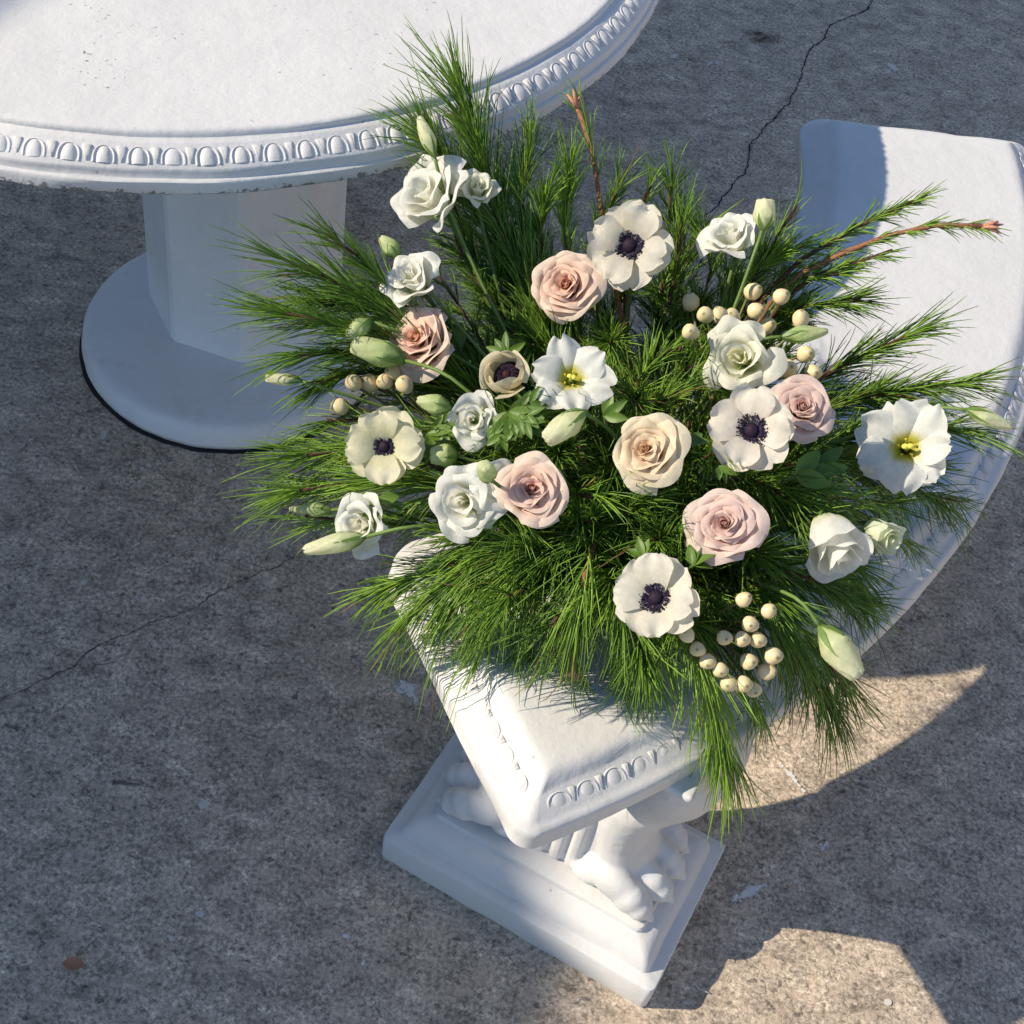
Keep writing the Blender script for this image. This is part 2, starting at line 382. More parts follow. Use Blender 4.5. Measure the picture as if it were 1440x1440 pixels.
# octagonal column, faces set by the edges seen in the picture
RC = .146; a0 = R_(-76.25)
cc = Vector((-.474 - T_BASE.x, 1.634 - T_BASE.y, 0))
colp = [(.040, 1.0), (.06, 1.0), (.38, .995), (.707, 1.0)]
mb = MB()
for z, s in colp:
    for k in range(8):
        for da in (-.03, .03):
            a = a0 + k * math.pi / 4 + da
            mb.V.append(cc + Vector((RC * s * math.cos(a), RC * s * math.sin(a), z)))
mb.F = grid_faces(16, len(colp), True)
mb.build('column', M_BASE_LIFT, table, False)
RB = .219
V, F = lathe([(.0005, .043), (.12, .043), (RB - .02, .0435), (RB - .010, .0425), (RB - .003, .039), (RB + .001, .032), (RB + .004, .012), (RB + .003, .004), (RB - .004, .0035), (.0005, .0035)], 120, Vector((0, 0, 0)), .0012)
mk('base', V, F, M_BASE_LIFT, table)
V, F = lathe([(RB - .03, .0008), (RB - .03, .0045), (RB + .001, .0042), (RB + .0068, .0026), (RB + .0085, .0008)], 120, Vector((0, 0, 0)), .003)
mk('base_ring', V, F, M_RING, table)  # thin black ring round the foot of the base

# ------------------------------------------------------------------ curved bench
BC = Vector((-.662, 1.676)); RO, RI, BA0, BA1 = 1.299, .956, R_(-55.9), R_(8.7)
ZT, ZB = .46, .42
FO = Vector((.1315, .82))                                         # foot centre of the near leg
bench = thing('curved_bench', 'white painted curved concrete bench on lion paw legs, under the flowers', 'bench', loc4((FO.x, FO.y, 0)))
BB = Vector((FO.x, FO.y, 0))
def bench_outline(d=0., n_arc=90, rco=.020, rci=.050, n_end=16):
    """outline offset by d (negative: inwards), counter-clockwise: list of (point, outward normal)"""
    ro, ri = RO + d, RI - d; ao = max(rco + d, .004); ai = max(rci + d, .004)
    pts = []
    def arc(c, r, a, b, n, sign=1):
        for i in range(n + 1):
            t = a + (b - a) * i / n; e = Vector((math.cos(t), math.sin(t))); pts.append((c + e * r, e * sign))
    def pol(r, a): return BC + Vector((math.cos(a), math.sin(a))) * r
    def line(n):
        p, nn = pts[-1]; return p, nn, n
    do = math.asin((ao - d) / (ro - ao)); di = math.asin((ai - d) / (ri + ai))
    arc(pol(ro - ao, BA0 + do), ao, BA0 - math.pi / 2, BA0 + do, 10)
    arc(BC, ro, BA0 + do, BA1 - do, n_arc)
    arc(pol(ro - ao, BA1 - do), ao, BA1 - do, BA1 + math.pi / 2, 10)
    m1 = len(pts)
    arc(pol(ri + ai, BA1 - di), ai, BA1 + math.pi / 2, BA1 - di + math.pi, 10)
    arc(BC, ri, BA1 - di, BA0 + di, n_arc, -1)
    arc(pol(ri + ai, BA0 + di), ai, BA0 + di + math.pi, BA0 + 1.5 * math.pi, 10)
    def fill(a, b): return [(a[0].lerp(b[0], k / n_end), a[1]) for k in range(1, n_end)]
    return pts[:m1] + fill(pts[m1 - 1], pts[m1]) + pts[m1:] + fill(pts[-1], pts[0])
OUT = bench_outline()
BPROF = [(-.0540, .462), (-.0470, .4619), (-.0425, .4610), (-.0385, .4590), (-.0350, .4560), (-.0320, .4528), (-.0295, .4508), (-.0265, .4494), (-.0125, .4402), (-.0105, .4386), (-.0070, .4376), (-.0030, .4362), (-.0006, .4335), (.0, .4295), (.0008, .4150), (-.001, .4125), (-.006, .4120)]
V = []; n_o = len(OUT)
for d, z in BPROF:
    for i, (p, nn) in enumerate(bench_outline(d)):
        wv = .0018 * noise.noise((p.x * 14, p.y * 14, z * 90)) + .0009 * noise.noise((p.x * 50, p.y * 50, z * 120))
        q = p + nn * wv
        V.append(Vector((q.x, q.y, z + .5 * wv)) - BB)
F = [f[::-1] for f in grid_faces(n_o, len(BPROF), True)]
F.append(tuple(range(n_o))); F.append(tuple(range((len(BPROF) - 1) * n_o, len(BPROF) * n_o))[::-1])
seat = mk('seat', V, F, M_BENCH, bench, sharp=38)
# egg and dart along the seat edge
per = [0.]
for i in range(n_o): per.append(per[-1] + (OUT[(i + 1) % n_o][0] - OUT[i][0]).length)
def outline_at(s):
    s %= per[-1]
    import bisect
    i = min(bisect.bisect_right(per, s) - 1, n_o - 1); f = (s - per[i]) / max(1e-9, per[i + 1] - per[i])
    p = OUT[i][0].lerp(OUT[(i + 1) % n_o][0], f); nn = OUT[i][1].lerp(OUT[(i + 1) % n_o][1], f).normalized()
    return p, nn
NB = 108
SB = Vector((.0100, 0, .0142)).normalized()
for i in range(NB):
    for kind, me in ((0, EGGB), (.5, DARTB)):
        p, nn = outline_at((i + kind) / NB * per[-1])
        p2, n2 = outline_at((i + kind) / NB * per[-1] + .03); p3, n3 = outline_at((i + kind) / NB * per[-1] - .03)
        if n2.dot(n3) < .97 or (nn.dot(p - BC) < -.1 * 1) or (nn.dot(Vector((-math.sin(BA1), math.cos(BA1)))) > .9 and (p - BC).normalized().dot(Vector((math.cos(BA1), math.sin(BA1)))) > .999): continue                             # plain rounded corners
        q = p + nn * -.0200; e = Vector((nn.x, nn.y, 0))
        ornament(me, 'egg' if kind == 0 else 'dart', Vector((q.x, q.y, .4452)), Vector((-nn.y, nn.x, 0)), e * SB.x + Vector((0, 0, SB.z)), seat, BB)
# legs: moulded plinth, two lion paws back to back, fluted panel between, bracket under the seat
LU = Vector((.942, -.336, 0)); LV = Vector((.336, .942, 0))
def plinth_mesh():
    hx, hy = .1755, .1065
    prof = [(0, .0), (.001, .004), (.001, .044), (-.0002, .0468), (-.003, .0482), (-.0130, .0490), (-.0138, .0496), (-.0145, .0530), (-.0170, .0620), (-.0225, .0695), (-.0310, .0740), (-.0390, .0752), (-.0397, .0758), (-.0400, .0805), (-.0412, .0825), (-.0445, .0835), (-.06, .0838)]
    V = []; n = 0
    ring = []
    rc = .007
    for cx, cy, a in ((1, -1, -90), (1, 1, 0), (-1, 1, 90), (-1, -1, 180)):
        for k in range(5):
            t = R_(a + 90 * k / 4); ring.append((cx, cy, math.cos(t), math.sin(t)))
    pts = []
    for i, (cx, cy, c, s) in enumerate(ring):
        pts.append((cx, cy, c, s, 0))
        if i % 5 == 4:
            nx = ring[(i + 1) % 20]
            for j in range(1, 12): pts.append((cx, cy, c, s, j / 12, nx))
    for d, z in prof:
        for q in pts:
            def P(cx, cy, c, s):
                return Vector((cx * (hx + d - rc) + c * rc, cy * (hy + d - rc) + s * rc, z))
            v = P(*q[:4])
            if q[4]: v = v.lerp(P(*q[5]), q[4])
            w = .0014 * noise.noise(v * 22) + .0007 * noise.noise(v * 70); V.append(v + Vector((w, w, w * .5 if z > 0 else 0)))
    m_ = len(pts); F = grid_faces(m_, len(prof), True)
    F.append(tuple(range((len(prof) - 1) * m_, len(prof) * m_)))
    return V, F
def leg_solid():
    """union of rounded volumes, remeshed into one sculpted piece"""
    bm = bmesh.new()
    def ell(c, r, rot=None):
        mm = Matrix.Translation(c) @ (rot if rot is not None else Matrix.Identity(4)) @ Matrix.Diagonal((*r, 1))
        bmesh.ops.create_icosphere(bm, subdivisions=3, radius=1, matrix=mm)
    def box(c, s, taper=None):
        r = bmesh.ops.create_cube(bm, size=1, matrix=Matrix.Translation(c) @ Matrix.Diagonal((*s, 1)))
        return r['verts']
    for s in (1, -1):
        # four toes side by side
        for k, y in enumerate((-.049, -.0165, .0165, .049)):
            out_ = .004 if k in (1, 2) else -.007
            ell((s * (.094 + out_), y * .95, .115), (.036, .0172, .0225), Matrix.Rotation(s * .30, 4, 'Y'))
            ell((s * (.113 + out_), y, .107), (.0210, .0175, .0225))
            ell((s * (.128 + out_), y, .099), (.0150, .0160, .0170))
            ell((s * (.141 + out_), y, .0895), (.0095, .0058, .0065), Matrix.Rotation(s * .6, 4, 'Y'))
        ell((s * .066, 0, .118), (.040, .050, .031))              # instep
        ell((s * .055, 0, .098), (.04, .056, .026))
        # ankle, shank and thigh: an S rising outwards to the seat
        path = [(.074, .128, .044), (.067, .165, .043), (.066, .205, .046), (.072, .245, .051), (.088, .285, .054), (.100, .325, .060), (.104, .365, .062), (.100, .400, .058)]
        for (x0, z0, r0), (x1, z1, r1) in zip(path[:-1], path[1:]):
            for f in (0, .14, .28, .42, .57, .71, .86):
                x, z, r = x0 + (x1 - x0) * f, z0 + (z1 - z0) * f, r0 + (r1 - r0) * f
                ell((s * x, 0, z), (r * .82, r * (1.05 + 2.6 * max(0, z - .28)), r * .8))
    box((0, 0, .24), (.10, .075, .33))
    for x in (-.03, -.01, .01, .03):
        for y in (-.036, .036):
            box((x, y, .24), (.011, .016, .31))
    box((0, 0, .4105), (.25, .19, .011))
    me = bpy.data.meshes.new('leg_support'); bm.to_mesh(me); bm.free()
    return me
def bake_mod(o):
    dg = bpy.context.evaluated_depsgraph_get(); ev = o.evaluated_get(dg); me = bpy.data.meshes.new_from_object(ev)
    o.modifiers.clear(); o.data = me
lm = leg_solid()
leg_o = from_mesh('leg', lm, bench)
rm_ = leg_o.modifiers.new('r', 'REMESH'); rm_.mode = 'VOXEL'; rm_.voxel_size = .0029
smm = leg_o.modifiers.new('s', 'SMOOTH'); smm.iterations = 5; smm.factor = .5
bake_mod(leg_o); leg_o.data.materials.clear(); leg_o.data.materials.append(M_BENCH)
leg_o.data.polygons.foreach_set('use_smooth', [True] * len(leg_o.data.polygons))
leg_rot = Matrix((LU, LV, Vector((0, 0, 1)))).transposed().to_4x4()
def leg_at(c, ob, rot):
    mm = rot.copy(); mm.translation = Vector((c.x, c.y, 0)) - BB; ob.matrix_local = mm
leg_at(FO, leg_o, leg_rot)
V, F = plinth_mesh(); pl = mk('plinth', V, F, M_BENCH, leg_o, sharp=32)
# far leg mirrored about the middle of the arc
MID = (BA0 + BA1) / 2
d0 = FO - BC; a_ = 2 * MID - math.atan2(d0.y, d0.x); FF = BC + Vector((math.cos(a_), math.sin(a_))) * d0.length
leg2 = leg_o.copy(); COL.objects.link(leg2); pl2 = pl.copy(); COL.objects.link(pl2); pl2.parent = leg2; pl2.matrix_local = Matrix.Identity(4)
ux = Vector((math.cos(MID * 2 - math.atan2(LU.y, LU.x)), math.sin(MID * 2 - math.atan2(LU.y, LU.x)), 0))
leg_at(FF, leg2, Matrix((ux, Vector((-ux.y, ux.x, 0)), Vector((0, 0, 1)))).transposed().to_4x4())

# ------------------------------------------------------------------ the house whose eaves shade the paving (stands out of frame towards the sun)
M_HOUSE = mat_plain('cream_render', (.42, .39, .34), .9, .1, .08, 12, .002)
M_TILE = mat_plain('clay_tile', (.30, .14, .09), .8, .2, .2, 20, .003)
M_GLASSY = mat_plain('dark_pane', (.03, .04, .05), .1, .6, .05, 5, 0)
DWALL = 6.2; HW = DWALL * math.tan(SUN_EL)
edge_p = Vector((.19, .66, 0)); edge_d = Vector((.318, 1, 0)).normalized()
hp = edge_p - Vector((math.cos(SUN_AZ), math.sin(SUN_AZ), 0)) * DWALL
nrm = Vector((-edge_d.y, edge_d.x, 0))                            # away from the paving
house = thing('house', 'cream rendered house with tiled eaves beside the paving', 'house', loc4(hp))
hrot = Matrix((edge_d, nrm, Vector((0, 0, 1)))).transposed().to_4x4(); hrot.translation = hp; house.matrix_world = hrot
def box_vf(x0, x1, y0, y1, z0, z1):
    V = [Vector((x, y, z)) for z in (z0, z1) for y in (y0, y1) for x in (x0, x1)]
    return V, [(0, 2, 3, 1), (4, 5, 7, 6), (0, 1, 5, 4), (2, 6, 7, 3), (0, 4, 6, 2), (1, 3, 7, 5)]
mk('wall', *box_vf(-8, 9, .35, 6, 0, HW - .12), M_HOUSE, house, False)
mk('roof', *box_vf(-8.4, 9.4, 0, 6.4, HW - .14, HW), M_TILE, house, False); mk('added_shade_block', *box_vf(1.5, 9.3, .02, 6.3, HW - .002, HW + .27), M_HOUSE, house, False)  # raised block added on the roof to push its cast shadow further out
for x in (-5, -1.5, 2, 5.5):
    wn = mk('window', *box_vf(x, x + 1.3, .30, .36, 1.0, 2.3), M_HOUSE, house, False)
    mk('pane', *box_vf(x + .06, x + 1.24, .285, .31, 1.06, 2.24), M_GLASSY, wn, False)
fillw = thing('fill_wall', 'unseen pale rendered wall added to bounce sunlight back at the table', 'wall', loc4((4.2, 1.2, 0)))  # unseen wall, added as warm bounce fill for the pedestal and bench
M_FILLWALL = mat_plain('fill_wall_render', (.40, .37, .33), .9, .1, .08, 12, .002)
mk('wall_body', *box_vf(0, .22, -5, 6, 0, 2.1), M_FILLWALL, fillw, False); mk('coping', *box_vf(-.04, .26, -5.05, 6.05, 2.1, 2.17), M_HOUSE, fillw, False)
#@@BOUQUET
# ------------------------------------------------------------------ bouquet
SB0 = Vector((.12, .93, .46))                                    # where the bowl stands on the seat
ELC, ELR = Vector((.12, .90, .52)), Vector((.25, .24, .19))
def shell(px, py, k=1.):
    """point seen at a pixel on (or closest to) the dome that the flowers form over the bowl"""
    d = ray(px, py); r = ELR * k
    D = Vector((d.x / r.x, d.y / r.y, d.z / r.z)); o = CAMP - ELC; O = Vector((o.x / r.x, o.y / r.y, o.z / r.z))
    a, b, c = D.dot(D), O.dot(D), O.dot(O) - 1; q = b * b - a * c
    t = (-b - math.sqrt(q)) / a if q > 0 else -b / a - (k - 1) * .30
    return CAMP + d * t
def lerp3(a, b, t): return tuple(a[i] + (b[i] - a[i]) * t for i in range(3))
M_PETAL = mat_vcol('petal', .52, .28, .46, .5, 160)
M_DOUBLE = mat_vcol('rose_petal', .55, .25, .42, .45, 160)
M_GREEN = mat_vcol('green_stem', .5, .35, .12, .2, 300)
M_LEAF = mat_vcol('leaf', .45, .4, .25, .3, 140)
M_NEEDLE = mat_vcol('pine_needle', .36, .5, .32, 0, 60)
M_BARK = mat_plain('pine_bark', (.085, .045, .028), .85, .2, .45, 420, .0012)
M_BERRY = mat_vcol('berry', .32, .45, 0, .1, 300)
M_STAMEN = mat_vcol('stamen', .7, .25, 0, .3, 500)
M_BOWL = mat_plain('green_glaze', (.03, .05, .035), .35, .4, .1, 30, .0005)

bowl = tag(mk('low_bowl', *lathe([(.001, .4635), (.05, .4635), (.058, .466), (.078, .49), (.084, .515), (.086, .524), (.082, .524), (.078, .51), (.06, .478), (.001, .474)], 48, Vector((SB0.x, SB0.y, 0))), M_BOWL), 'low dark green bowl on the bench holding the flower stems', 'bowl')

def frame(p, tx, ty, spin=0.):
    z = ((CAMP - p).normalized() + CR * (tx - .22) + CU * (ty + .10)).normalized()      # heads lean a little towards the sun
    x = (CR - z * CR.dot(z)).normalized(); y = z.cross(x)
    mm = Matrix((x, y, z)).transposed() @ Matrix.Rotation(spin, 3, 'Z')
    mm = mm.to_4x4(); mm.translation = p; return mm
def stem_to_bowl(root, base_local, rad, seed, mat=None, tint=(.10, .17, .04), name='stem', back=.05):
    rnd = random.Random(seed)
    mw = root.matrix_world; inv = mw.inverted()
    p0 = mw @ base_local; ax = (mw.to_3x3() @ Vector((0, 0, 1))).normalized()
    e = SB0 + Vector((rnd.uniform(-.045, .045), rnd.uniform(-.045, .045), .022))
    p1 = p0 - ax * back + (e - p0) * .35 + Vector((0, 0, -.01))
    path = [inv @ q for q in bez(p0, p1, e, 9)]
    V, F = tube(path, rad, 6)
    return mk(name, V, F, mat or M_GREEN, root, True, [(*lerp3(tint, (tint[0] * .7, tint[1] * .8, tint[2] * .6), rnd.random()), 1)] * len(V))
def calyx(root, R, zb, n=5, L=.5, col=(.13, .22, .05)):
    mb = MB()
    for k in range(n):
        a = 2 * math.pi * k / n + .4; e = Vector((math.cos(a), math.sin(a), 0)); t = Vector((-math.sin(a), math.cos(a), 0))
        pts = []
        for s, wd, rr, dz in ((0, .05, .05, -.05), (.35, .09, .16, .02), (.7, .05, .26, .12), (1, .004, .33, .24)):
            for u in (-1, 0, 1):
                pts.append(e * R * (rr * L * 2 + (.015 if u == 0 else 0)) + t * (u * wd * R) + Vector((0, 0, zb * R + dz * R * L * 2)))
        mb.add(pts, grid_faces(3, 4), (*col, 1))
    return mb.build('calyx', M_LEAF, root)
def cup_petal(th, half, rb, rt, zb, zt, belly, curl, ruf, seed, c_in, c_rim, c_base, R, drop=.25, spiral=.03, nu=17, nv=11, notch=0., rtop=.20):
    rnd = random.Random(seed); ph = rnd.uniform(0, 6.28); ph2 = rnd.uniform(0, 6.28); k1 = rnd.uniform(2.2, 3.6); tipn = rnd.uniform(-.3, .3)
    V = []; C = []
    for j in range(nv):
        s = j / (nv - 1)
        for i in range(nu):
            a = -1 + 2 * i / (nu - 1); e = abs(a)
            an = th + a * half * (.45 + .55 * s ** .7) * (1 - rtop * max(0, (s - .68) / .32) ** 2)
            r = rb + (rt - rb) * s ** belly + spiral * a * (.3 + rt)
            z = zb + (zt - zb) * (1 - (1 - s) ** 1.15) - drop * (e ** 2.6) * s
            c = max(0., (s - .72) / .28)
            cl = curl * (1 + .55 * math.sin(2.1 * a + ph)) * c * c
            r += cl; z -= cl * (.35 + .5 * c)
            rf = ruf * s ** 2.5
            r += rf * math.sin(k1 * 1.7 * a + ph); z += rf * .8 * math.sin(k1 * 2.6 * a + ph2) + rf * .5 * math.sin(9 * a + ph)
            if notch: z -= notch * s ** 3 * math.exp(-((a - tipn) / .25) ** 2)
            V.append(Vector((r * math.cos(an), r * math.sin(an), z)) * R)
            col = lerp3(c_base, c_in, min(1, s / .35)); col = lerp3(col, c_rim, max(0, (s - .55) / .45) ** 1.3)
            C.append((*col, 1))
    return V, grid_faces(nu, nv), C
PAL = dict(
    peach=((.88, .47, .32), (.92, .79, .67), (.90, .64, .42)), cream=((.88, .58, .36), (.90, .82, .62), (.86, .68, .40)),
    blush=((.86, .47, .35), (.89, .76, .65), (.84, .60, .46)), mauve=((.80, .52, .45), (.86, .71, .64), (.78, .56, .48)),
    white=((.88, .87, .74), (.90, .90, .85), (.68, .75, .32)), ivory=((.84, .84, .60), (.88, .87, .76), (.62, .72, .28)),
    green=((.74, .82, .56), (.84, .88, .70), (.50, .64, .24)))
def rose(px, py, dpx, tx, ty, pal, label, seed, n=36, k=1.12, open_=1., group=None, tight=.5, name='rose'):
    p = shell(px, py, k); R = dpx / 2 * depth_of(p) / FPX * .86
    root = thing(name, label, 'flower', frame(p - ((CAMP - p).normalized()) * R * .2, tx, ty, seed * 1.3), group)
    ci, co, cb = PAL[pal]; rnd = random.Random(seed)
    for i in range(n):
        t = i / (n - 1)
        tt = t ** 1.25
        th = i * 2.39996 + rnd.uniform(-.25, .25)
        rt = (.022 + .42 * tight * (t / .55) if t < .55 else .045 + .40 * tight + (1 - .445 * tight / .5 * .5 - .045) * ((t - .55) / .45) ** .9) * (1 + rnd.uniform(-.04, .04))
        rt = min(rt, .93)
        half = R_(128 - 58 * t) if t > .12 else R_(165)
        rb = .03 + .16 * tt + (.10 if t < .2 else 0); zb = -.62 + .05 * t
        zt = .42 + .10 * math.sin(min(1, t * 1.6) * 2.2) - .62 * max(0, t - .45) ** 1.2 / .55 ** .2 * open_ + rnd.uniform(-.03, .03)
        belly = .85 - .38 * t
        curl = (.02 + .19 * t) * rnd.uniform(.5, 1.35) if t > .3 else (.008 if t > .16 else -.03)
        m_in = lerp3(ci, co, .75 * tt); rim = lerp3(ci, co, min(1, .35 + .75 * tt))
        V, F, C = cup_petal(th, half, rb, rt, zb, zt, belly, curl, .006 + .034 * t, seed * 100 + i, m_in, rim, lerp3(cb, ci, .5), R, drop=.06 + .20 * t, spiral=.035, notch=-.02 * t, rtop=.16 + .10 * t)
        mk('petal', V, F, M_DOUBLE, root, True, C)
    calyx(root, R, -.72, 5, .6); stem_to_bowl(root, Vector((0, 0, -.62 * R)), .0032, seed)
    return root
def lisianthus(px, py, dpx, tx, ty, pal, label, seed, n=11, k=1.12, spread=1., group=None, depthz=.75, ruf=1.):
    """double bell flower of broad soft petals"""
    p = shell(px, py, k); R = dpx / 2 * depth_of(p) / FPX * 1.02
    root = thing('lisianthus', label, 'flower', frame(p - ((CAMP - p).normalized()) * R * .15, tx, ty, seed * .9), group)
    ci, co, cb = PAL[pal]; rnd = random.Random(seed)
    for i in range(n):
        t = i / (n - 1)
        th = i * 2.39996 + rnd.uniform(-.3, .3)
        rt = (.04 + .80 * t ** .85) * spread * (1 + rnd.uniform(-.08, .08))
        half = R_(135 - 73 * t ** .7)
        zt = .30 + .1 * min(1, t * 3) - .40 * t ** 1.4 * spread + rnd.uniform(-.05, .05); zb = -depthz
        V, F, C = cup_petal(th, half, .03 + .06 * t, rt, zb, zt, .74 - .22 * t - (.12 if ruf < 1 else 0), (.02 + .17 * t * spread) * rnd.uniform(.5, 1.3) * ruf, (.016 + .046 * t) * ruf, seed * 100 + i, lerp3(ci, co, t), co, cb, R, drop=.06 + .16 * t, spiral=.045, nu=21, nv=12, notch=rnd.choice((0, 0, .04, -.05)), rtop=.20 + .12 * rnd.random())
        mk('petal', V, F, M_PETAL, root, True, C)
    calyx(root, R, -depthz - .08, 5, .5); stem_to_bowl(root, Vector((0, 0, -depthz * R)), .0021, seed)
    return root
def flat_petal(th, L, W, zf, rf, ruf, seed, cf, R, nu=13, nv=11, cup=.12, notch=0., twist=0.):
    rnd = random.Random(seed); ph = [rnd.uniform(0, 6.28) for _ in range(4)]; V = []; C = []
    for j in range(nv):
        s = j / (nv - 1)
        wd = W * (.30 + .70 * (s / .6) ** .8) if s < .6 else W * math.sqrt(max(0., 1 - ((s - .6) / .432) ** 2))
        for i in range(nu):
            a = -1 + 2 * i / (nu - 1)
            r = rf(s) * L; z = zf(s)
            z += cup * a * a * s + ruf * s ** 2 * (math.sin(3.1 * a + ph[0]) + .6 * math.sin(6.3 * a + ph[1])) + twist * a * s
            r += ruf * .5 * s ** 3 * math.sin(4.2 * a + ph[2]) - notch * s ** 6 * math.exp(-(a / .22) ** 2)
            y = a * wd * L
            V.append(Vector((r * math.cos(th) - y * math.sin(th), r * math.sin(th) + y * math.cos(th), z)) * R)
            C.append((*cf(s, a), 1))
    return V, grid_faces(nu, nv), C
def ico(c, r, seg=6, rings=4, axis=None):
    V = []; F = []
    for j in range(rings + 1):
        ph = math.pi * j / rings
        for i in range(seg):
            a = 2 * math.pi * i / seg
            V.append(Vector(c) + Vector((r[0] * math.sin(ph) * math.cos(a), r[1] * math.sin(ph) * math.sin(a), r[2] * math.cos(ph))))
    return V, [f[::-1] for f in grid_faces(seg, rings + 1, True)]
def anemone(px, py, dpx, tx, ty, label, seed, k=1.14, cup=.33, tint=(.82, .79, .70), warm=(.76, .70, .57), eye=1., n=9, closed=False, dark=(.012, .008, .016)):
    p = shell(px, py, k); R = dpx / 2 * depth_of(p) / FPX
    root = thing('anemone', label, 'flower', frame(p, tx, ty, seed * 1.7), 'anemones in the bouquet')
    rnd = random.Random(seed)
    if closed:
        for i in range(8):
            V, F, C = cup_petal(i * 2.39996, R_(62), .10, rnd.uniform(.70, .82) + .012 * i, -.75, .42 - .02 * i, .45, (-.20 if i < 6 else .12), .02, seed * 50 + i, warm, tint, (.7, .66, .40), R, drop=.16, spiral=.05, nu=13, nv=10)
            mk('petal', V, F, M_PETAL, root, True, C)
        V, F, C = flat_petal(.15, 1.12, .52, lambda s: -.75 + 1.25 * s ** .8, lambda s: .1 + .92 * s ** .7, .02, seed, lambda s, a: tint, R, cup=.2); mk('petal', V, F, M_PETAL, root, True, C)
        V, F = ico((0, 0, -.28 * R), (.60 * R, .60 * R, .22 * R), 20, 8); mk('dark_throat', V, F, M_STAMEN, root, True, [(*dark, 1)] * len(V))
    for i in range(0 if closed else n):
        inner = i < n // 2; th = 2 * math.pi * i / (n // 2) + (0 if inner else .55) + rnd.uniform(-.16, .16)
        if not inner: th = 2 * math.pi * (i - n // 2) / (n - n // 2) + .55 + rnd.uniform(-.14, .14)
        L = rnd.uniform(.90, 1.04) * (.92 if inner else 1.0); cu = cup * (1.25 if inner else .8) + rnd.uniform(-.07, .07)
        if closed:
            zf = lambda s, cu=cu: -.45 + 1.25 * s - .15 * s * s
            rf = lambda s, inner=inner: (.08 + .98 * math.sin(min(1, s * 1.25) * 1.7) * (.60 if inner else .74)) - (.36 if inner else .26) * s ** 3
        else:
            zf = lambda s, cu=cu, inner=inner: cu * (1.6 * s - .9 * s ** 2.4) - .16 + (.02 if inner else -.05)
            rf = lambda s: .06 + .94 * s
        f = rnd.uniform(0, 1)
        cf = lambda s, a, f=f: lerp3(lerp3((.80, .80, .55), warm, min(1, s / .3)), lerp3(tint, warm, .35 * f), min(1, max(0, (s - .2) / .5)))
        V, F, C = flat_petal(th, L, .54 if not inner else .48, zf, rf, .046 if not closed else .02, seed * 50 + i, cf, R, cup=(.13 if not closed else .30) * rnd.uniform(.5, 1.3), notch=rnd.choice((0, .04, .07)), twist=rnd.uniform(-.07, .07))
        mk('petal', V, F, M_PETAL, root, True, C)
    er = eye * R; zc = -.10 if not closed else -.1
    mb = MB()
    V, F = ico((0, 0, zc * R + .04 * er), (.18 * er, .18 * er, .15 * er), 18, 10)
    V = [v + Vector((0, 0, .012 * er * noise.noise(v / er * 40))) for v in V]
    mb.add(V, F, (dark[0] * 1.6, dark[1] * 1.1, dark[2] * 1.4, 1)); mb.build('centre', M_STAMEN, root)
    sm = MB()
    for q in range(190):
        a = rnd.uniform(0, 6.283); rr = rnd.uniform(.21, .40) * er; h = zc * R + (.13 - .25 * abs(rr / er - .28)) * er + rnd.uniform(-.02, .03) * er
        b = Vector((.10 * er * math.cos(a), .10 * er * math.sin(a), zc * R)); tip = Vector((rr * math.cos(a), rr * math.sin(a), h))
        V, F = tube([b, b.lerp(tip, .6) + Vector((0, 0, .03 * er)), tip], .006 * er, 3, False); sm.add(V, F, (.05, .035, .09, 1))
        V, F = ico((0, 0, 0), (.021 * er, .021 * er, .036 * er), 5, 4)
        qd = Quaternion((rnd.uniform(-1, 1), rnd.uniform(-1, 1), 0), rnd.uniform(.3, 1.4))
        cc_ = lerp3(dark, (.035, .025, .06), rnd.random()); sm.add([tip + qd @ v for v in V], F, (*cc_, 1))
    sm.build('stamens', M_STAMEN, root)['kind'] = 'stuff'
    stem_to_bowl(root, Vector((0, 0, (-.16 if not closed else -.45) * R)), .0026, seed, tint=(.12, .16, .05))
    return root, R
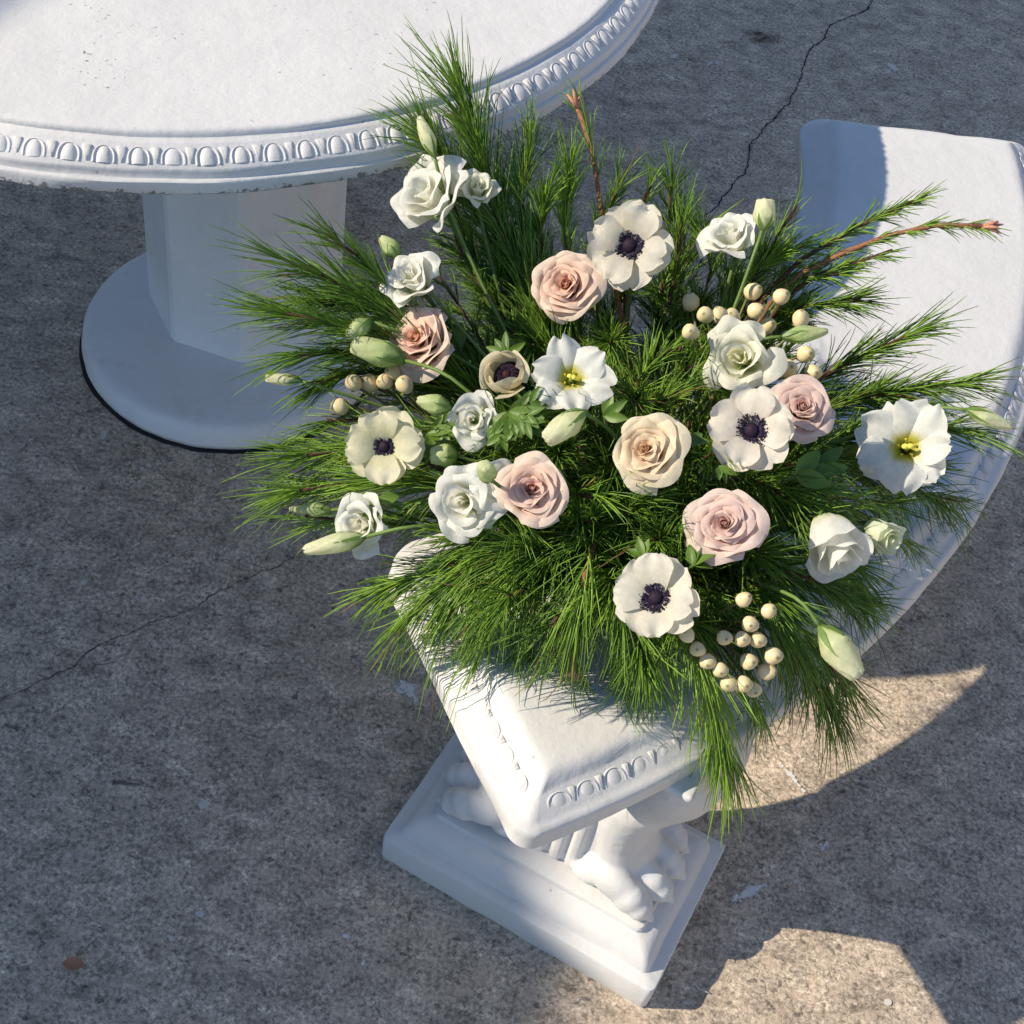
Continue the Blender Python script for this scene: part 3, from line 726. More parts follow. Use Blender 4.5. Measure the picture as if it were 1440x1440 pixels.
def open_lisianthus(px, py, dpx, tx, ty, label, seed, k=1.14, n=6, throat=1.):
    p = shell(px, py, k); R = dpx / 2 * depth_of(p) / FPX
    root = thing('lisianthus', label, 'flower', frame(p, tx, ty, seed * 1.1), 'open white bell flowers')
    rnd = random.Random(seed)
    for i in range(n):
        th = 2 * math.pi * i / n + rnd.uniform(-.1, .1)
        lift = rnd.uniform(-.08, .10)
        zf = lambda s, lift=lift, i=i: -.62 + .80 * s ** .62 - (.16 - lift) * s ** 3 + (.03 if i % 2 else 0)
        rf = lambda s: .07 + .22 * s + .71 * s ** 1.9
        cf = lambda s, a: lerp3((.34, .37, .01), lerp3((.70, .66, .12), (.90, .90, .85), min(1, max(0, (s - .33) / .17))), min(1, s / .34))
        V, F, C = flat_petal(th, rnd.uniform(.86, 1.08), rnd.uniform(.44, .54), zf, rf, .080, seed * 70 + i, cf, R, nu=17, nv=13, cup=-.05 + rnd.uniform(-.05, .1), notch=rnd.choice((0, .06, .1)), twist=rnd.uniform(-.12, .12))
        mk('petal', V, F, M_PETAL, root, True, C)
    mb = MB(); V, F = tube([Vector((0, 0, -.60 * R)), Vector((.01 * R, 0, -.2 * R)), Vector((.015 * R, 0, .02 * R))], [.07 * R, .05 * R, .045 * R], 8); mb.add(V, F, (.50, .52, .08, 1))
    for s in (-1, 1):
        V, F = ico((.02 * R + s * .05 * R, 0, .04 * R), (.075 * R, .06 * R, .04 * R), 10, 6); mb.add(V, F, (.78, .70, .10, 1))
    mb.build('pistil', M_BERRY, root)
    mb = MB()
    for q in range(5):
        a = q * 1.2566 + .3; tip = Vector((.17 * R * math.cos(a), .17 * R * math.sin(a), -.16 * R))
        V, F = tube([Vector((.05 * R * math.cos(a), .05 * R * math.sin(a), -.5 * R)), tip], .010 * R, 4); mb.add(V, F, (.6, .6, .25, 1))
        V, F = ico(tip, (.03 * R, .03 * R, .05 * R), 6, 4); mb.add(V, F, (.72, .58, .05, 1))
    mb.build('stamens', M_BERRY, root)['kind'] = 'stuff'
    calyx(root, R, -.72, 5, .5); stem_to_bowl(root, Vector((0, 0, -.62 * R)), .0021, seed)
    return root
def bud(px0, py0, px1, py1, wpx, label, seed, k=1.12, dz=0., pal=((.30, .42, .10), (.66, .76, .36), (.82, .84, .55)), stem_px=None, fat=1., tipw=.35, group=None):
    """closed twisted bud from its base pixel (stem end) to its tip pixel"""
    a = shell(px0, py0, k); b_d = depth_of(a) - dz; b = at_d(px1, py1, b_d)
    ax = (b - a); L = ax.length; z = ax / L; W = wpx / 2 * depth_of(a) / FPX
    x = z.orthogonal().normalized(); y = z.cross(x); mm = Matrix((x, y, z)).transposed().to_4x4(); mm.translation = a
    root = thing('flower_bud', label, 'bud', mm, group); rnd = random.Random(seed)
    V = []; C = []; nu, nv = 40, 26
    for j in range(nv):
        s = j / (nv - 1)
        env = (s / .40) ** .62 if s < .40 else 1 - (1 - tipw) * ((s - .40) / .60) ** 1.7
        env = max(env, .02)
        if s > .97: env *= .62
        for i in range(nu):
            t = 2 * math.pi * i / nu; tw = t + s * 2.2 + seed
            saw = ((tw * 5 / (2 * math.pi)) % 1.0)
            lob = 1 + (.10 * saw - .05) * (1 if s > .15 else s / .15) + .05 * math.cos(2 * tw) + .03 * noise.noise((math.cos(t) * 2, math.sin(t) * 2, s * 4 + seed))
            zz = s + (.05 * saw * max(0, s - .7) / .3)
            V.append(Vector((W * env * lob * math.cos(t), W * env * lob * math.sin(t), L * zz)))
            col = lerp3(pal[0], pal[1], min(1, s / .3)); col = lerp3(col, pal[2], max(0, (s - .35) / .65)); col = tuple(c * (.93 + .1 * saw) for c in col)
            C.append((*col, 1))
    F = grid_faces(nu, nv, True); F.append(tuple(range((nv - 1) * nu, nv * nu)))
    mk('closed_petals', V, F, M_PETAL, root, True, C)
    mb = MB()
    for q in range(5):
        an = q * 1.2566 + seed; e = Vector((math.cos(an), math.sin(an), 0)); t = Vector((-math.sin(an), math.cos(an), 0)); pts = []
        for s, wd in ((0, .10), (.15, .22), (.32, .14), (.55, .01)):
            env = (s / .40) ** .62 if s < .40 else 1
            for u in (-1, 0, 1): pts.append(e * W * (env * 1.06 + .05) + t * (u * wd * W) + Vector((0, 0, s * L - .02 * L)))
        mb.add(pts, grid_faces(3, 4), (.16, .27, .06, 1))
    mb.build('calyx', M_LEAF, root)
    inv = mm.inverted(); e = SB0 + Vector((rnd.uniform(-.04, .04), rnd.uniform(-.04, .04), .03))
    path = [a + z * .002]
    if stem_px:
        mid = shell(stem_px[0], stem_px[1], k * .97); path = bez(a + z * .003, (a + mid) / 2 - z * .004, mid, 6) + bez(mid, mid.lerp(e, .4) - Vector((0, 0, .02)), e, 6)[1:]
    else: path = bez(a + z * .003, a - z * .05 + (e - a) * .3, e, 10)
    for _ in range(4): path = [path[0]] + [(path[i - 1] + path[i] * 2 + path[i + 1]) / 4 for i in range(1, len(path) - 1)] + [path[-1]]
    V, F = tube([inv @ q for q in path], .0017, 6); mk('stem', V, F, M_GREEN, root, True, [(.16, .25, .06, 1)] * len(V))
    return root
def berry_mesh():
    V = []; C = []; nu, nv = 14, 11
    for j in range(nv):
        ph = math.pi * j / (nv - 1); s = 1 - j / (nv - 1)
        for i in range(nu):
            t = 2 * math.pi * i / nu
            r = math.sin(ph) * (1 + .06 * math.cos(3 * t) * math.sin(ph)); z = math.cos(ph)
            if z > .8: z += (z - .8) * .55
            V.append(Vector((r * .96, r, 0)) if False else Vector((r * math.cos(t) * .97, r * math.sin(t) * .97, z)))
            C.append((.16, .09, .03, 1) if j == 0 else ((.66, .58, .34, 1) if j == 1 else (*lerp3((.60, .50, .22), (.84, .68, .42), min(1, ph * .75)), 1)))
    me = bpy.data.meshes.new('berry'); me.from_pydata(V, [], [f[::-1] for f in grid_faces(nu, nv, True)]); me.update()
    me.polygons.foreach_set('use_smooth', [True] * len(me.polygons)); ca = me.color_attributes.new('Col', 'FLOAT_COLOR', 'POINT'); ca.data.foreach_set('color', np.array(C, dtype=np.float32).ravel())
    me.materials.append(M_BERRY); return me
BERRY = berry_mesh()
def berries(pts, label, seed, k=1.10, tint=None):
    rnd = random.Random(seed); P = [shell(x, y, k * rnd.uniform(.985, 1.03)) for x, y, r in pts]
    cen = sum(P, Vector()) / len(P); hub = cen.lerp(SB0, .28)
    root = thing('berry_sprig', label, 'berries', loc4(hub), 'hypericum berries in the bouquet')
    mb = MB()
    for (x, y, r), p in zip(pts, P):
        R = r * depth_of(p) / FPX
        d = ((CAMP - p).normalized() * .75 + (p - hub).normalized() * .6 + Vector((rnd.uniform(-.5, .5), rnd.uniform(-.5, .5), rnd.uniform(-.3, .3)))).normalized()
        q = d.to_track_quat('Z', 'Y')
        o = from_mesh('berry', BERRY, root); o.matrix_local = Matrix.Translation(p - hub) @ q.to_matrix().to_4x4() @ Matrix.Diagonal((R, R * rnd.uniform(.90, 1.0), R * rnd.uniform(.94, 1.16), 1))
        V, F = tube(bez(p - hub - d * R * .9, (p - hub) * .5 - d * .015, Vector((rnd.uniform(-.004, .004), rnd.uniform(-.004, .004), 0)), 6), .0012, 5); mb.add(V, F, (.20, .20, .06, 1))
        for a in range(5):
            e = q @ Vector((math.cos(a * 1.2566), math.sin(a * 1.2566), 0)); b = p - hub - d * R * .96
            mb.add([b, b + e * R * .45 + (q @ Vector((-math.sin(a * 1.2566), math.cos(a * 1.2566), 0))) * R * .3 + d * R * .12, b + e * R * 1.0 + d * R * .32, b + e * R * .45 - (q @ Vector((-math.sin(a * 1.2566), math.cos(a * 1.2566), 0))) * R * .3 + d * R * .12], [(0, 1, 2, 3)], (.20, .26, .07, 1))
    V, F = tube(bez(Vector((0, 0, 0)), (SB0 - hub) * .5 + Vector((0, 0, -.01)), SB0 + Vector((0, 0, .03)) - hub, 7), .0022, 6); mb.add(V, F, (.20, .15, .06, 1))
    mb.build('stem', M_GREEN, root)
    return root
def leaf_vf(L, W, fold=.25, bend=.3, seed=0, nu=5, nv=9):
    V = []
    for j in range(nv):
        s = j / (nv - 1); wd = W * math.sin(math.pi * min(1, (s * .93 + .03))) ** .8 * (1 - .25 * s)
        for i in range(nu):
            a = -1 + 2 * i / (nu - 1)
            V.append(Vector((s * L, a * wd, fold * abs(a) * wd - bend * L * s * s + .04 * W * math.sin(7 * s + seed + 2 * a))))
    return V, grid_faces(nu, nv)
def leafy(px, py, ang, Lpx, Wpx, label, seed, k=1., tx=0, ty=.2, n=1, cut=False, fan=.5, name='leaf', col=(.085, .165, .028), group='green leaves between the flowers'):
    """a leaf (or a deeply cut leaf of n lobes) lying on the dome, pointing at picture angle ang (degrees, anticlockwise)"""
    p = shell(px, py, k); sc_ = depth_of(p) / FPX; rnd = random.Random(seed)
    root = thing('leaf_sprig' if n > 1 else name, label, 'leaf', frame(p, tx, ty, 0), group)
    for q in range(n):
        a = R_(ang) + (q - (n - 1) / 2) * fan + rnd.uniform(-.12, .12)
        L = Lpx * sc_ * rnd.uniform(.75, 1.1); W = Wpx / 2 * sc_
        mb = MB(); V, F = leaf_vf(L, W, .35, rnd.uniform(.05, .45), seed + q)
        c = lerp3(col, (col[0] * 1.7, col[1] * 1.5, col[2] * 1.3), rnd.random())
        rot = Matrix.Rotation(a, 3, 'Z') @ Matrix.Rotation(rnd.uniform(-.5, .5), 3, 'X') @ Matrix.Rotation(-rnd.uniform(-.1, .4), 3, 'Y')
        mb.add([rot @ v for v in V], F, (*c, 1))
        if cut:
            for sgn in (-1, 1):
                for f in (.35, .6):
                    V, F = leaf_vf(L * .45, W * .5, .35, .2, q)
                    r2 = Matrix.Rotation(sgn * .62, 3, 'Z'); mb.add([rot @ (Vector((L * f, 0, 0)) + r2 @ v) for v in V], F, (*c, 1))
        mb.build('leaf' if n == 1 else 'leaflet', M_LEAF, root)
    stem_to_bowl(root, Vector((0, 0, 0)), .0014, seed, back=.01)
    return root

# ---- pine
def seat_clamp(P):
    """keep needles and twigs from sinking into the seat"""
    r = np.hypot(P[..., 0] - BC.x, P[..., 1] - BC.y); a = np.arctan2(P[..., 1] - BC.y, P[..., 0] - BC.x)
    ins = (r > RI - .004) & (r < RO + .004) & (a > BA0 - .005) & (a < BA1 + .005) & (P[..., 2] < .465) & (P[..., 2] > .38)
    P[..., 2] = np.where(ins, .465 + (np.abs(np.sin(P[..., 0] * 900)) * .004), P[..., 2]); return P
def pine(path, n_needles, nlen, spread, label, seed, f0=.25, tip=True, tone=.5, droop=.25, twig_r=.0022, bud_tip=False, group='pine sprays in the bouquet', wid=.00058, dry=.012, name='pine_branch'):
    rng = np.random.default_rng(seed)
    k = len(path); P = np.array([tuple(p) for p in path]); base = Vector(path[0])
    root = thing(name, label, 'pine branch', loc4(base), group)
    # smooth path
    seg = np.linalg.norm(np.diff(P, axis=0), axis=1); cum = np.r_[0, np.cumsum(seg)] / seg.sum()
    def at(f): return np.stack([np.interp(f, cum, P[:, i]) for i in range(3)], -1)
    nf = int(n_needles * 1.0) // 4
    f = f0 + (1 - f0) * rng.random(nf) ** .85; f = np.repeat(f, 4); N = len(f)
    pos = at(f); tan = at(np.minimum(f + .04, 1.0)) - at(np.maximum(f - .06, 0)); tan /= np.linalg.norm(tan, axis=1)[:, None] + 1e-9
    rad = np.repeat(rng.normal(size=(nf, 3)), 4, axis=0); rad -= tan * (rad * tan).sum(1)[:, None]; rad /= np.linalg.norm(rad, axis=1)[:, None]
    sp = spread * np.repeat(rng.uniform(.55, 1.35, nf), 4) * (1.15 - .55 * f)
    d = tan * np.cos(sp)[:, None] + rad * np.sin(sp)[:, None] + rng.normal(size=(N, 3)) * .10
    d /= np.linalg.norm(d, axis=1)[:, None]
    L = nlen * rng.uniform(.60, 1.16, N) * (1 - .12 * f)
    p0 = pos; p2 = pos + d * L[:, None] + np.c_[np.zeros(N), np.zeros(N), -droop * L * rng.uniform(.3, 1.4, N)] + rng.normal(size=(N, 3)) * (.085 * L)[:, None]
    p1 = pos + d * (L * .55)[:, None]
    S = np.array([0, .35, .7, .93]); ST = []
    for s in S: ST.append(p0 * (1 - s) ** 2 + p1 * 2 * s * (1 - s) + p2 * s * s)
    ST = np.stack(ST, 1); ST = seat_clamp(ST); tipP = seat_clamp(p2[:, None, :].copy())
    sidev = np.cross(d, rng.normal(size=(N, 3))); sidev /= np.linalg.norm(sidev, axis=1)[:, None]; up = np.cross(d, sidev)
    wv = np.array([.85, 1., .9, .5]) * wid
    rings = []
    for q in range(4):
        for j in range(3):
            an = 2 * math.pi * j / 3; rings.append(ST[:, q] + (sidev * math.cos(an) + up * math.sin(an)) * wv[q])
    V = np.concatenate([np.stack(rings, 1), tipP], 1).reshape(-1, 3) - np.array(tuple(base))      # 13 per needle
    o = (np.arange(N) * 13)[:, None]
    Q = []
    for q in range(3):
        for j in range(3): Q.append([q * 3 + j, q * 3 + (j + 1) % 3, (q + 1) * 3 + (j + 1) % 3, (q + 1) * 3 + j])
    Q = (np.array(Q)[None] + o[:, None]).reshape(-1, 4)
    T = (np.array([[9, 10, 12], [10, 11, 12], [11, 9, 12]])[None] + o[:, None]).reshape(-1, 3)
    me = bpy.data.meshes.new('needles'); nv_ = len(V); nq, nt_ = len(Q), len(T)
    me.vertices.add(nv_); me.vertices.foreach_set('co', V.astype(np.float32).ravel())
    me.loops.add(nq * 4 + nt_ * 3); me.loops.foreach_set('vertex_index', np.r_[Q.ravel(), T.ravel()].astype(np.int32))
    me.polygons.add(nq + nt_); me.polygons.foreach_set('loop_start', np.r_[np.arange(nq) * 4, nq * 4 + np.arange(nt_) * 3].astype(np.int32))
    me.polygons.foreach_set('use_smooth', np.ones(nq + nt_, dtype=bool)); me.update(calc_edges=True); me.validate()
    g0, g1 = np.array([.055, .150, .016]), np.array([.32, .53, .065]); mixv = np.clip(tone + .08 + rng.normal(size=N) * .30, 0, 1)[:, None]
    cn = g0 + (g1 - g0) * mixv; dd = rng.random(N) < dry; cn[dd] = np.array([.28, .17, .07])
    cv = np.repeat(cn[:, None, :], 13, axis=1); cv[:, :3] *= np.array([1.1, 1.05, 1.0]); cv[:, 12] = cv[:, 12] * .7 + np.array([.05, .045, .02])
    ca = me.color_attributes.new('Col', 'FLOAT_COLOR', 'POINT'); ca.data.foreach_set('color', np.concatenate([cv, np.ones((N, 13, 1))], 2).astype(np.float32).ravel())
    me.materials.append(M_NEEDLE); nd = from_mesh('needles', me, root); nd['kind'] = 'stuff'
    pp = [Vector(p) - base for p in seat_clamp(at(np.linspace(0, 1, 12)))]
    V, F = tube(pp, [twig_r * (1.1 - .5 * i / 11) * (1 + .15 * ((i * 7) % 3 - 1)) for i in range(12)], 7); mk('twig', V, F, M_BARKR if bud_tip else M_BARK, root)
    if bud_tip:
        mb = MB(); t = (pp[-1] - pp[-3]).normalized(); x = t.orthogonal().normalized(); y = t.cross(x); rr = random.Random(seed)
        for q in range(6):
            a = q * 1.05; e = (t + (x * math.cos(a) + y * math.sin(a)) * (.55 if q else 0)).normalized(); L_ = rr.uniform(.010, .017)
            V, F = tube([pp[-1] - t * .004, pp[-1] + e * L_ * .5, pp[-1] + e * L_], [.0016, .0021, .0006], 6); mb.add(V, F)
        mb.build('tip_buds', M_TIPBUD, root)
    return root
M_BARKR = mat_plain('young_pine_bark', (.26, .12, .065), .8, .2, .5, 420, .0012)
M_TIPBUD = mat_plain('pine_bud', (.50, .24, .16), .7, .25, .3, 500, .0008)
HUBP = SB0 + Vector((0, 0, .05))
def branch(pxs, kk, n, nlen, spread, label, seed, **kw):
    """pxs: pixels along the twig from inside outwards; kk: dome scale at each"""
    pts = [shell(x, y, k_) if k_ > .6 else at_z(x, y, k_) for (x, y), k_ in zip(pxs, kk)]   # a value under .6 is a height above the ground
    e = SB0 + Vector((random.Random(seed).uniform(-.04, .04), random.Random(seed + 1).uniform(-.04, .04), .03))
    full = [e, e.lerp(pts[0], .6) + Vector((0, 0, .004))] + pts
    lens = [(b - a).length for a, b in zip(full[:-1], full[1:])]; f0 = kw.pop('f0', None)
    if f0 is None: f0 = (lens[0] * .75) / sum(lens)
    # one smoothing pass
    dense = []
    for a, b in zip(full[:-1], full[1:]):
        for i in range(5): dense.append(a.lerp(b, i / 5))
    dense.append(full[-1])
    for _ in range(6): dense = [dense[0]] + [(dense[i - 1] + dense[i] * 2 + dense[i + 1]) / 4 for i in range(1, len(dense) - 1)] + [dense[-1]]
    return pine(dense, n, nlen, spread, label, seed, f0=f0, **kw)
PX = 1.42 / FPX
S_ = 'pine spray'
branch([(705, 330), (680, 230), (645, 130)], [.95, 1, 1], 640, .105, .48, 'tall pine spray rising behind the white flowers over the table edge', 11, tone=.45)
branch([(690, 340), (640, 250), (600, 190)], [.9, .97, 1], 420, .09, .55, 'pine spray fanning over the table rim behind the large white flower', 12, tone=.45)
branch([(730, 330), (735, 260), (745, 215)], [.93, .97, 1], 340, .075, .55, 'short upright pine spray between the tall spray and the bright tuft', 13, tone=.55)
branch([(790, 330), (800, 280), (800, 240)], [.93, .97, 1], 300, .062, .5, 'bright short pine tuft beside the bare brown twig tip', 14, tone=.75)
branch([(848, 320), (838, 240), (828, 185), (812, 150)], [.93, 1, 1, 1], 80, .055, .5, 'upright brown twig with pink bud tip and sparse needles', 15, tone=.6, twig_r=.0036, bud_tip=True)
branch([(880, 320), (905, 285), (915, 262)], [.9, .97, 1], 90, .05, .5, 'small loose pine tuft sticking out past the anemone that touches the peach rose', 16, tone=.6)
branch([(560, 440), (470, 395), (400, 365)], [1.10, 1.17, 1.20], 340, .085, .40, 'pine spray reaching across the table column', 17, tone=.55, droop=.12)
branch([(560, 420), (500, 355), (460, 330)], [1.10, 1.17, 1.20], 190, .07, .45, 'pine spray under the small white ruffled flower pointing at the column', 18, tone=.5, droop=.12)
branch([(570, 490), (470, 455), (400, 440)], [1.08, 1.15, 1.18], 380, .08, .45, 'full pine spray between table column and the lone pale bud tip', 19, tone=.62, droop=.12)
branch([(570, 500), (480, 490), (420, 500)], [1.04, 1.10, 1.15], 300, .075, .50, 'pine spray drooping over the round table base', 20, tone=.55, droop=.12)
branch([(560, 620), (480, 635), (430, 640)], [1.05, 1.12, 1.17], 300, .085, .45, 'bright pine spray starting under the cream anemone towards the table base', 21, tone=.78, droop=.12)
branch([(560, 670), (480, 680), (420, 690)], [1.05, 1.12, 1.17], 320, .085, .42, 'bright pine spray between the cream anemone and the two slim buds', 22, tone=.8, droop=.12)
branch([(540, 720), (470, 735), (430, 725)], [1.00, 1.10, 1.15], 110, .07, .4, 'thin drooping pine spray under the two slim buds', 23, tone=.7, droop=.12)
branch([(640, 790), (570, 815), (530, 830)], [.9, .53, 0.505], 260, .075, .5, 'pine spray crossing the end edge of the bench', 24, tone=.62, droop=.3)
branch([(660, 800), (600, 850), (565, 875)], [.9, .53, 0.500], 280, .075, .5, 'pine spray hanging over the bench end beside the loose white flower', 25, tone=.6, droop=.35)
branch([(690, 760), (650, 830), (630, 875)], [.92, .53, 0.500], 256, .084, .55, 'bright pine spray hanging on the seat end', 26, tone=0.86, droop=.5)
branch([(740, 770), (700, 850), (680, 900)], [.92, .53, 0.495], 272, .084, .5, 'pine spray spilling towards the rounded bench corner', 27, tone=0.80, droop=.5)
branch([(780, 770), (745, 840), (735, 890)], [.92, .53, 0.495], 240, .084, .5, 'dark pine spray lying on the seat between two brighter sprays', 28, tone=0.54, droop=.5)
branch([(830, 760), (815, 850), (806, 920), (806, 945)], [.92, .98, .52, 0.500], 260, .07, .55, 'pine spray with brown budded twig lying on the seat', 29, tone=.55, droop=.5, twig_r=.003, bud_tip=True)
branch([(870, 800), (865, 880), (870, 930)], [.92, .53, 0.500], 240, .084, .5, 'pine spray lying on the seat next to the brown budded twig', 30, tone=0.64, droop=.5)
branch([(925, 860), (915, 920), (910, 950)], [.9, .53, 0.500], 224, .084, .5, 'pine spray lying on the seat under the anemone by the hanging berries', 31, tone=0.64, droop=.55)
branch([(975, 880), (1000, 975), (1018, 1050)], [.92, .53, 0.475], 340, .105, .30, 'long bright pine spray hanging off the curved bench edge past the berries', 32, tone=.85, droop=.35, wid=.0007)
branch([(1040, 900), (1060, 980), (1070, 1010)], [.9, .53, 0.470], 150, .065, .4, 'dark pine tuft hanging under the hanging berries', 33, tone=.35, droop=.5)
branch([(1080, 850), (1125, 930), (1165, 985)], [.92, .53, 0.490], 420, .085, .42, 'dark pine spray beside the long pale bud', 34, tone=.3, droop=.45)
branch([(1080, 830), (1140, 900), (1185, 960)], [.88, .94, .97], 300, .09, .45, 'dark pine spray behind the long pale bud', 35, tone=.28, droop=.35)
branch([(1160, 780), (1205, 820), (1225, 850)], [.92, .55, 0.500], 220, .065, .5, 'short pine spray under the white cup-shaped flower on the curved edge', 36, tone=.55, droop=.7)
branch([(1180, 650), (1290, 695), (1350, 705)], [.88, .53, 0.500], 240, .08, .5, 'dark pine spray under the wide open flower pointing at the curved edge', 37, tone=.35, droop=.5)
branch([(1180, 610), (1300, 600), (1375, 605)], [.88, .97, 1.0], 260, .075, .5, 'pine spray between the wide open flower and the slim yellow-green bud', 38, tone=.45, droop=.2)
branch([(1170, 570), (1280, 545), (1360, 540)], [.88, .97, 1.0], 320, .07, .45, 'pine spray over the sunlit seat next to the slim yellow-green bud', 39, tone=.38)
branch([(1150, 530), (1235, 490), (1285, 468)], [.9, .97, 1.0], 340, .075, .48, 'dark pine spray fanning over the sunlit seat past the double flower', 40, tone=.28)
branch([(1150, 560), (1230, 560), (1280, 570)], [.84, .9, .95], 340, .07, .5, 'dark pine spray next to the pale mauve rose', 41, tone=.22)
branch([(1040, 400), (1090, 360), (1130, 345)], [.92, .98, 1.0], 300, .06, .55, 'pine tuft between the cream bud and the bare brown twig', 42, tone=.65)
branch([(1000, 400), (1000, 365), (995, 345)], [.92, .98, 1.0], 200, .05, .6, 'pine tuft under the pale ruffled flower with its bud', 43, tone=.55)
branch([(1060, 410), (1130, 390), (1180, 385)], [.9, .97, 1.0], 220, .05, .5, 'short pine spray between the bare twigs and the berries round the double flower', 44, tone=.6)
branch([(1080, 360), (1105, 310), (1120, 290)], [.95, 1, 1.0], 60, .05, .4, 'thin loose needles beside the cream bud', 45, tone=.75)
branch([(1090, 395), (1200, 350), (1290, 314), (1385, 318)], [.95, 1, 1, 1], 190, .032, .45, 'long bare brown pine twig with red tip over the sunlit seat', 46, tone=.65, twig_r=.0036, bud_tip=True, f0=.52)
branch([(1100, 375), (1180, 335), (1240, 300), (1290, 282)], [.95, 1, 1, 1], 240, .034, .45, 'longer short-needled pine twig beside the long bare twig', 47, tone=.65, twig_r=.003, f0=.55)
branch([(1110, 395), (1190, 375), (1255, 352)], [.95, 1, 1], 150, .030, .45, 'shortest pine twig beside the long bare twig', 48, tone=.65, twig_r=.0026, f0=.55)
branch([(900, 520), (930, 500), (960, 480)], [.9, .95, .97], 160, .055, .7, 'curly pine tuft between the cream rose and the double flower', 49, tone=.7)
branch([(920, 560), (950, 560), (965, 545)], [.88, .93, .95], 140, .05, .7, 'curly pine tuft between cream rose and the anemone by the pale mauve rose', 50, tone=.6)
branch([(800, 700), (830, 690), (845, 700)], [.9, .95, .97], 120, .055, .6, 'pine tuft between the blush rose and the cream rose', 51, tone=.6)
branch([(720, 470), (705, 420), (700, 380)], [.92, .95, .97], 140, .05, .6, 'upright brown pine twig between the peach rose and the beige anemone cup', 52, tone=.45, twig_r=.003, dry=.06)
branch([(1110, 690), (1140, 680), (1160, 690)], [.9, .94, .95], 160, .06, .6, 'pine tuft between the dusty mauve rose and the white cup-shaped flower', 53, tone=.5)
branch([(840, 830), (820, 860), (790, 900)], [.95, .53, 0.510], 180, .075, .4, 'long-needled pine spray between the budded twig and a black-eyed anemone', 54, tone=.7, droop=.4)
branch([(620, 460), (520, 430), (450, 420)], [.9, .97, 1.05], 320, .075, .5, 'pine spray behind the two plump buds', 61, tone=.6)
branch([(600, 530), (500, 520), (440, 540)], [.95, 1.02, 1.08], 220, .065, .5, 'pine spray behind the berries by the plump buds', 62, tone=.5)
branch([(680, 400), (660, 330), (640, 290)], [.92, .97, 1], 300, .07, .55, 'pine spray between the large white flower and the small ruffled one', 63, tone=.5)
branch([(760, 360), (760, 310), (765, 275)], [.92, .97, 1], 300, .065, .55, 'pine tuft behind the peach rose', 64, tone=.55)
branch([(830, 340), (860, 290), (870, 260)], [.9, .97, 1], 220, .06, .55, 'pine tuft between the bare bud-tipped twig and an anemone', 65, tone=.5)
branch([(950, 400), (955, 340), (960, 310)], [.9, .97, 1], 240, .06, .55, 'pine tuft between an anemone and the white flower with the cream bud', 66, tone=.5)
branch([(600, 620), (520, 590), (460, 590)], [.98, 1.04, 1.08], 200, .07, .45, 'pine spray between the cream anemone and the berries by the plump buds', 67, tone=.6)
branch([(1140, 640), (1230, 660), (1290, 660)], [.86, .92, .96], 260, .075, .5, 'dark pine spray hidden behind the wide open flower', 68, tone=.3)
branch([(1090, 430), (1160, 430), (1210, 420)], [.9, .96, 1.0], 260, .06, .5, 'pine spray over the seat beside the berries round the double flower', 69, tone=.4)
branch([(1180, 700), (1240, 740), (1275, 765)], [.9, .95, .53], 200, .07, .5, 'pine spray behind the pale green half-open flower', 70, tone=.45, droop=.4)
rr = random.Random(99)
FILL = [(640, 420), (700, 470), (760, 480), (660, 540), (620, 600), (700, 620), (780, 640), (840, 600), (860, 480), (930, 440), (960, 520), (880, 720), (820, 740), (760, 780), (960, 700), (1000, 640), (1080, 680), (1120, 720), (1000, 840), (930, 760), (860, 820), (1060, 780), (1130, 620), (1080, 520), (720, 700), (680, 760), (740, 390), (860, 430), (960, 380), (1100, 460), (1190, 700), (1150, 830), (620, 690), (560, 560), (820, 560), (1030, 560), (670, 380), (640, 340), (720, 340), (800, 440), (900, 560), (760, 600), (860, 660), (980, 460), (1020, 400), (1060, 380), (940, 320), (1180, 620), (1220, 640), (1200, 560), (1150, 760), (1100, 800), (1040, 860), (960, 860), (900, 890), (800, 850), (740, 830), (700, 820), (600, 740), (580, 640), (540, 500), (600, 540), (520, 470), (600, 420)]
NEAR = [(797, 402, 'peach rose that touches an anemone'), (590, 478, 'buried peach rose'), (910, 634, 'cream rose'), (748, 690, 'blush rose'), (1020, 738, 'dusty mauve rose'), (1126, 575, 'pale mauve rose'), (885, 345, 'anemone touching the peach rose'), (1057, 605, 'anemone by the pale mauve rose'), (922, 840, 'anemone by the hanging berries'), (540, 628, 'cream anemone'), (712, 526, 'beige anemone cup'), (597, 272, 'large white ruffled flower'), (803, 530, 'yellow-throated white flower'), (664, 590, 'small white rosette flower'), (650, 706, 'white flower over the bench end'), (1040, 503, 'greenish white double flower'), (1026, 328, 'white flower with cream bud'), (1275, 628, 'wide open white flower'), (1184, 778, 'white cup-shaped flower'), (1040, 920, 'hanging berries'), (1060, 430, 'berries round the double flower'), (520, 540, 'berries by the plump buds')]
for i, (x, y) in enumerate(FILL):
    near = min(NEAR, key=lambda q: (q[0] - x) ** 2 + (q[1] - y) ** 2)[2]
    ox, oy = (x - 860) * .13 + rr.uniform(-30, 30), (y - 640) * .13 + rr.uniform(-30, 30)
    branch([(x - ox * .5, y - oy * .5), (x + ox, y + oy)], [.80 if x > 640 else 1.0, (.92 if x > 640 else 1.02) + rr.uniform(-.03, .03)], 260 if x > 640 else 130, .062 if x > 640 else .045, .8, 'dense inner pine sprig tucked beside the ' + near, 200 + i, tone=rr.uniform(.2, .5), group='inner pine sprigs')

